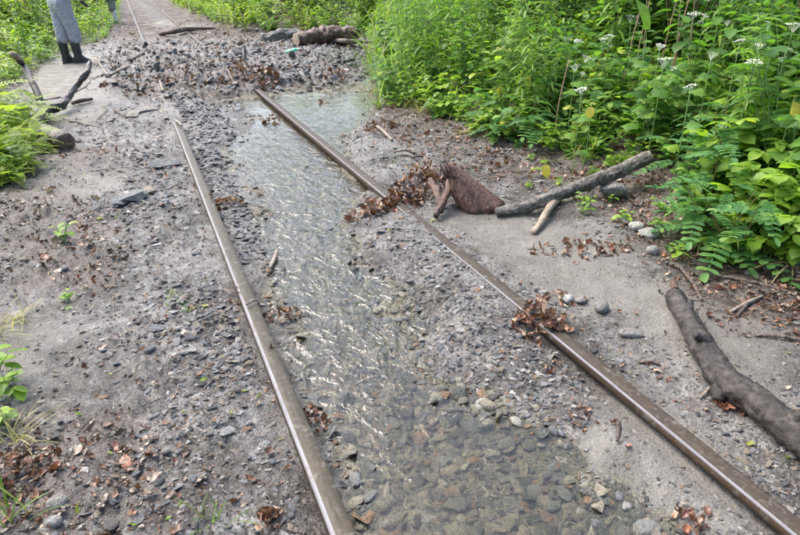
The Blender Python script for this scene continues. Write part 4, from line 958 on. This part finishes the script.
for px, py in ((405, 108), (420, 112), (398, 92), (440, 116), (470, 132), (575, 156), (700, 240), (755, 258), (790, 262), (372, 92)):
    tuft(px, py, random.choice(GST), random.uniform(1.2, 2.2), 'dry straw coloured grass tuft along the foot of the bank', 'dry grass tufts at the bank foot')
# seedlings on the mud
SEED = [Plant('broad', .07, 2, 5, .06, .45, 400+i, top=.3) for i in range(3)]; SEEDBIG = Plant('broad', .12, 3, 5, .12, .75, 410, top=.3)
for j, (px, py, s, lb) in enumerate(((63, 243, 1.2, 'bright green seedling on the leafy mud of the walkway'), (70, 300, .6, 'small seedling on mud under the dry grass'), (700, 205, .8, None), (585, 205, 1., None), (592, 178, 1., None), (560, 185, .8, None), (585, 215, .9, None), (545, 165, .7, None), (622, 222, 1., None), (660, 212, 1., None), (655, 228, .8, None), (680, 258, 1., None), (610, 203, .8, None), (530, 188, .6, None), (530, 160, .7, None), (780, 262, .8, None))):
    g = G(px, py); SEED[j % 3].place('seedling', g, j, s*1.3, lb or 'small green seedling sprouting at the foot of the bank', 'seedling', None if lb else 'seedlings at the bank foot', True)
for px, py, s, lb in ((14, 398, .8, 'leafy green plant at the walkway edge with wide leaves'), (-6, 385, 1.1, 'wide-leaved green plant half hidden past the leafy edge plant'), (4, 425, .7, 'low green plant over the dry yellow grass')):
    g = G(px, py); SEEDBIG.place('seedling', g, px, s, lb, 'seedling', None, True)

# left verge
random.seed(5)
for px, py, s in ((12, 165, .75), (30, 150, .7), (5, 140, .85), (20, 130, .8), (-15, 150, 1.), (-12, 175, .9), (8, 182, .5), (26, 168, .5), (-20, 125, 1.1), (34, 138, .6), (-30, 165, 1.2)):
    p = P(px, py, .0); put('fern', (p.x, p.y), s*1.25, True, 'yellow green ferny plant in the clump beside the sawn log', 'ferny plants beside the sawn log', 'fern')
LWB = 'green weed in the thicket behind the person in grey trousers'
cnt = 0; placed = []; tries = 0
while cnt < 130 and tries < 30000:
    tries += 1; yq = random.uniform(5.5, 26); xq = random.uniform(-9, -.7)
    s = float(sdf(VEG_L, np.array([xq]), np.array([yq]))[0])
    if s > -.12 or s < -3.5 or not free(xq, yq, .42): continue
    a = random.random(); kk = 'yellowg' if a < .4 else 'broad' if a < .62 else 'lance' if a < .82 else 'dark'
    put(kk, (xq, yq), (.75 if s > -.4 else 1.15), False, {'yellowg': 'yellow green weed in the verge thicket behind the walkway', 'broad': 'broad-leaved green weed in the verge thicket behind the walkway', 'lance': 'narrow-leaved tall weed in the verge thicket behind the walkway', 'dark': 'dark bush in the verge thicket behind the walkway'}[kk], {'yellowg': 'yellow weeds of the walkway verge', 'broad': 'broad weeds of the walkway verge', 'lance': 'tall weeds of the walkway verge', 'dark': 'bushes of the walkway verge'}[kk]); cnt += 1
# far shrubs on both sides of the line
cnt = 0; placed = []; tries = 0
while cnt < 170 and tries < 30000:
    tries += 1; left = random.random() < .35; yq = random.uniform(14, 60); xq = random.uniform(-14, -1.0) if left else random.uniform(2.2, 22)
    s = float(sdf(VEG_L if left else VEG_R, np.array([xq]), np.array([yq]))[0])
    if s > -.55 or s < -6 or not free(xq, yq, .75): continue
    kk = random.choice(['lshrub', 'yshrub', 'lshrub', 'shrub'] if not left else ['yshrub', 'lshrub'])
    lb = {'lshrub': 'light green shrub', 'yshrub': 'yellow green shrub', 'shrub': 'dark green shrub'}[kk]+(' beyond the boots on the walkway side' if left else ' in the hedge beyond the debris heap')
    put(kk, (xq, yq), 1.25 if s < -1.3 else .95, False, lb, lb+'s', 'shrub'); cnt += 1
# low plants fringe for the far hedge
placed = []; cnt = 0; tries = 0
while cnt < 70 and tries < 20000:
    tries += 1; yq = random.uniform(12, 34); xq = random.uniform(2.0, 8)
    s = float(sdf(VEG_R, np.array([xq]), np.array([yq]))[0])
    if s > -.12 or s < -1.2 or not free(xq, yq, .4): continue
    kk = random.choice(['yellowg', 'broad', 'yellowg']); put(kk, (xq, yq), .8, False, {'yellowg': 'yellow green weed fringing the far hedge', 'broad': 'light green weed fringing the far hedge'}[kk], {'yellowg': 'yellow weeds fringing the far hedge', 'broad': 'green weeds fringing the far hedge'}[kk]); cnt += 1
# tall dark bushes along the top of the bank
random.seed(9); placed = []; cnt = 0; tries = 0
while cnt < 40 and tries < 20000:
    tries += 1; yq = random.uniform(1, 15); xq = random.uniform(4, 11)
    s = float(sdf(VEG_R, np.array([xq]), np.array([yq]))[0])
    if s > -2.0 or s < -4.8 or not free(xq, yq, .8): continue
    put('shrub', (xq, yq), 1.0, False, 'tall dark shrub along the top of the green bank', 'tall shrubs on top of the bank', 'shrub'); cnt += 1
# dry stalks
for j, (px, py, xw_) in enumerate(((645, 12, 4.0), (652, 15, 4.2), (682, 18, 4.0), (686, 22, 3.9), (670, 20, 4.3), (545, 55, 3.4), (630, 42, 3.7), (700, 15, 4.2), (560, 90, 2.9))):
    d = ray(px, py); t = (xw_-CAM.x)/d.x; f_ = CAM+d*t; bz = tz(f_.x, f_.y); hgt = max(.4, f_.z-bz+.25)
    e = empty('dry_stalk', (f_.x, f_.y, bz-.02)); tag(e, 'thin brown dead stalk standing among the bank weeds', 'stalk', 'dead stalks on the bank')
    ob('stalk', tube_mesh('stalk', [(0, 0, 0), (.02*(-1)**j, .02, hgt*.5), (.08*(-1)**j, .03, hgt)], [.007, .006, .004], M_drystem, 6, .1, j, True, 3), e)
# a few yellowed leaves and big pale dock leaf
YL = mesh('leaf', *simple_leaf(.13, .6, .5), M_yellow); DK = mesh('leaf', *simple_leaf(.34, .5, .25), M_lance)
def single_leaf_plant(px, py, xw_, me_, s, label, rot, name='yellowed_weed'):
    d = ray(px, py); t = (xw_-CAM.x)/d.x; f_ = CAM+d*t; bz = tz(f_.x, f_.y); hgt = max(.12, f_.z-bz)
    e = empty(name, (f_.x, f_.y, bz-.02)); tag(e, label, 'weed')
    ob('stem', tube_mesh('stem', [(0, 0, 0), (.01, .0, hgt*.5), (0, 0, hgt)], [.005, .004, .003], M_stem, 5, .05, 1, True, 3), e)
    ob('leaf', me_, e, (0, 0, hgt), rot, s); ob('leaf', LEAF['broad'][0], e, (0, 0, hgt*.6), (0, 0, 2), 1.)
single_leaf_plant(647, 36, 3.5, DK, .9, 'weed with one huge pale upright leaf among umbels', (0, -1.3, 1.9), 'dock')
for px, py, xw_, lb in ((500, 82, 2.9, 'weed with two yellowed leaves by the tall narrow weeds'), (528, 72, 3.0, 'weed with a bright yellow leaf under the tall narrow weeds'), (592, 102, 2.7, 'weed with a yellow leaf beside the umbel flowers'), (795, 95, 3.0, 'weed with a large yellowing leaf near the bank shrubs'), (545, 160, 2.3, 'yellow leaf sprig at the bank foot above the branch')):
    single_leaf_plant(px, py, xw_, YL, .8, lb, (random.uniform(-.3, .3), .7, -1.9+random.uniform(-.5, .5)))

# ------------------------------------------------------------------ people
def skin(name, verts, edges, rad, mat, parent, sub=2):
    me = bpy.data.meshes.new(name); me.from_pydata(verts, edges, []); o = ob(name, me, parent)
    o.modifiers.new('skin', 'SKIN'); o.modifiers.new('sub', 'SUBSURF'); o.modifiers['sub'].levels = sub; o.modifiers['sub'].render_levels = sub
    o.modifiers['skin'].use_smooth_shade = True
    me.skin_vertices.new() if not me.skin_vertices else None
    for i, r in enumerate(rad):
        s = me.skin_vertices[0].data[i]; s.radius = r if hasattr(r, '__len__') else (r, r); s.use_root = (i == 0)
    me.materials.append(mat); return o
M_skin = simple('skin', (.50, .33, .25), .5); M_trouser = simple('grey_rain_trousers', (.34, .35, .39), .5, 0, 11, .05, .07, 9); M_boot = simple('rubber_boot', (.030, .036, .036), .35)
M_jacket = simple('grey_rain_jacket', (.32, .335, .38), .5, 0, 12, .03, .12, 9); M_glove = simple('black_glove', (.02, .02, .024), .6); M_hair = simple('dark_hair', (.02, .017, .015), .6); M_olive = simple('olive_grey_coat', (.23, .24, .22), .6, 0, 12, .03, .15, 9)
M_whiteboot = simple('white_boot', (.7, .7, .66), .4); M_eye = simple('eye', (.03, .02, .02), .3); M_lip = simple('lip', (.40, .18, .16), .5); M_vest = simple('green_print', (.22, .42, .12), .6)
def boot(parent, p, yaw, h, mat):
    """shaft, heel and toe of a rubber boot"""
    V = []; F = []; k = 12
    rings = [(-.02, .055, .125, 0, 0), (.05, .052, .13, .055, 0)]
    secs = [(0.0, .045, .050, .13), (.0, .05, .06, .135)]
    prof = [(.000, .046, .125, .055), (.025, .050, .135, .055), (.06, .050, .125, .045), (.09, .050, .095, .018), (.13, .050, .066, .0), (.2, .055, .066, -.005), (.3, .064, .070, -.01), (h, .068, .074, -.012)]
    for z, rx, ry, oy in prof:
        for i in range(k):
            a = 6.283*i/k; V.append((rx*math.cos(a)*(1-.18*max(0, math.sin(a))*(z < .08)), ry*math.sin(a)+oy, z))
    for j in range(len(prof)-1):
        for i in range(k): F.append((j*k+i, j*k+(i+1) % k, (j+1)*k+(i+1) % k, (j+1)*k+i))
    F.append(tuple(reversed(range(k)))); F.append(tuple(range((len(prof)-1)*k, len(prof)*k)))
    b = ob('boot', mesh('boot', V, F, mat), parent, p, (0, 0, yaw))
    Vs = [(1.07*rx_*math.cos(6.283*i/k), .142*math.sin(6.283*i/k)+.055, z) for z, rx_ in ((-.004, .05), (.018, .052)) for i in range(k)]
    ob('sole', mesh('sole', Vs, [(i, (i+1) % k, k+(i+1) % k, k+i) for i in range(k)]+[tuple(reversed(range(k))), tuple(range(k, 2*k))], M_boot), b); return b
def hand(parent, p, d, mat, nm='glove'):
    """palm, four unequal curled fingers and a side thumb, hanging along d"""
    d = Vector(d).normalized(); a = d.cross(Vector((0, 1, .2))).normalized(); n_ = a.cross(d); p = Vector(p)
    vs_ = [p, p+d*.05, p+d*.09]; ed = [(0, 1), (1, 2)]; rd = [(.026, .020), (.040, .018), (.042, .015)]
    o = skin(nm, [tuple(q) for q in vs_], ed, rd, mat, parent)
    for i, l in enumerate((.07, .08, .075, .058)):
        b = p+d*.085+a*(.030-.020*i); pts = [b, b+d*l*.45+n_*.008, b+d*l*.75+n_*.026, b+d*l*.9+n_*.042]
        ob('finger', tube_mesh('finger', [tuple(q) for q in pts], [.0105, .010, .009, .007], mat, 7, .02, i, True, 3), o)
    b = p+d*.03+a*.03; ob('thumb', tube_mesh('thumb', [tuple(q) for q in (b, b+d*.03+a*.022, b+d*.06+a*.026+n_*.012)], [.013, .012, .008], mat, 7, .02, 9, True, 3), o)
def head_parts(parent, c, face):
    """face on the head: eyes, nose, mouth, ears, hair; face = yaw it looks to"""
    h = empty('head', c, face); h.parent = parent
    def ell(nm, p, s, mat, parent=h):
        bm = bmesh.new(); bmesh.ops.create_uvsphere(bm, u_segments=16, v_segments=12, radius=1); me = bpy.data.meshes.new(nm); bm.to_mesh(me); bm.free()
        me.polygons.foreach_set('use_smooth', [True]*len(me.polygons)); me.materials.append(mat); return ob(nm, me, parent, p, None, s)
    for s in (-1, 1): ell('eye', (s*.032, .088, .0), (.013, .010, .008), M_eye); ell('ear', (s*.082, -.005, -.01), (.012, .022, .032), M_skin)
    ell('nose', (0, .108, -.03), (.014, .022, .024), M_skin); ell('mouth', (0, .094, -.066), (.026, .010, .007), M_lip); ell('hair', (0, -.018, .035), (.090, .100, .098), M_hair)
def person(name, loc, rz, label, lean, arms, coat, trouser, bootm, coat_low, stride, gl):
    e = empty(name, loc, rz); tag(e, label, 'person')
    L, R_ = stride                                   # foot offsets (x, y)
    hip = Vector((0, 0, .86)); ch = Vector((0, lean*.45, 1.28-lean*.12)); nk = Vector((0, lean*.66, 1.46-lean*.25)); hd = nk+Vector((0, .04+lean*.2, .16-lean*.06))
    hl, hr = Vector((-.09, 0, .82)), Vector((.09, 0, .82)); fl, fr = Vector((*L, .08)), Vector((*R_, .08)); kl = Vector((fl.x*.95, fl.y+.02, .47)); kr = Vector((fr.x*.95, fr.y+.02, .47))
    (el, wl2), (er, wr2) = arms; sl, sr = ch+Vector((-.19, 0, .12)), ch+Vector((.19, 0, .12))
    V = [hip, ch, nk, hd, hd+Vector((0, .01, .08)), hl, kl, fl, hr, kr, fr, sl, el, wl2, sr, er, wr2]
    E = [(0, 1), (1, 2), (2, 3), (3, 4), (0, 5), (5, 6), (6, 7), (0, 8), (8, 9), (9, 10), (1, 11), (11, 12), (12, 13), (1, 14), (14, 15), (15, 16)]
    Rr = [(.15, .11), (.15, .11), .055, (.082, .095), (.075, .088), .085, .062, .045, .085, .062, .045, .055, .043, .032, .055, .043, .032]
    skin('body', [tuple(map(float, q)) for q in V], E, Rr, M_skin, e)
    skin('trousers', [tuple(q) for q in (hip+Vector((0, .01, .22)), hip, hl, kl, kl.lerp(fl, .52), hr, kr, kr.lerp(fr, .52))], [(0, 1), (1, 2), (2, 3), (3, 4), (1, 5), (5, 6), (6, 7)], [(.19, .15), (.185, .15), .125, .105, .108, .125, .105, .108], trouser, e)
    low = hip+Vector((0, -.01, coat_low))
    flare = .19 if coat_low > -.2 else .34
    skin('jacket', [tuple(q) for q in (ch, hip.lerp(ch, .45), low, nk+Vector((0, 0, -.05)), sl, el, el.lerp(wl2, .85), sr, er, er.lerp(wr2, .85))], [(0, 1), (1, 2), (0, 3), (0, 4), (4, 5), (5, 6), (0, 7), (7, 8), (8, 9)], [(.18, .14), (.175, .14), (flare, flare*.8), .09, .085, .068, .06, .085, .068, .06], coat, e)
    boot(e, (fl.x, fl.y+.0, 0), .12, .36, bootm); boot(e, (fr.x, fr.y+.0, 0), -.12, .36, bootm)
    hand(e, wl2, (wl2-el), gl); hand(e, wr2, (wr2-er), gl); head_parts(e, hd, 0)
    ob('hood', mesh('hood', [(x_*.105, y_*.115+hd.y-.03, z_*.115+hd.z+.02) for x_, y_, z_ in [(math.cos(a)*math.cos(b), -abs(math.sin(a))*math.cos(b) if True else 0, math.sin(b)) for b in (-.9, -.4, 0, .4, .9, 1.3) for a in np.linspace(0, math.pi, 10)]], [(j*10+i, j*10+i+1, j*10+11+i, j*10+10+i) for j in range(5) for i in range(9)], coat), e)
    return e
g = G(73, 64)
person('person', g, math.radians(-60), 'standing person in grey rain trousers, black rubber boots and black gloves', .12, ((Vector((-.30, .02, 1.12)), Vector((-.30, .16, .92))), (Vector((.30, .04, 1.12)), Vector((.27, .20, .93)))), M_jacket, M_trouser, M_boot, -.10, ((-.085, -.04), (.085, .07)), M_glove)
g = G(117, 22)
person('person', g, math.radians(75), 'stooping person in a long olive grey coat and white boots beside the far rail', .55, ((Vector((-.28, .42, .86)), Vector((-.26, .52, .60))), (Vector((.28, .40, .86)), Vector((.26, .50, .62)))), M_olive, M_olive, M_whiteboot, -.34, ((-.11, 0), (.11, .10)), M_glove)
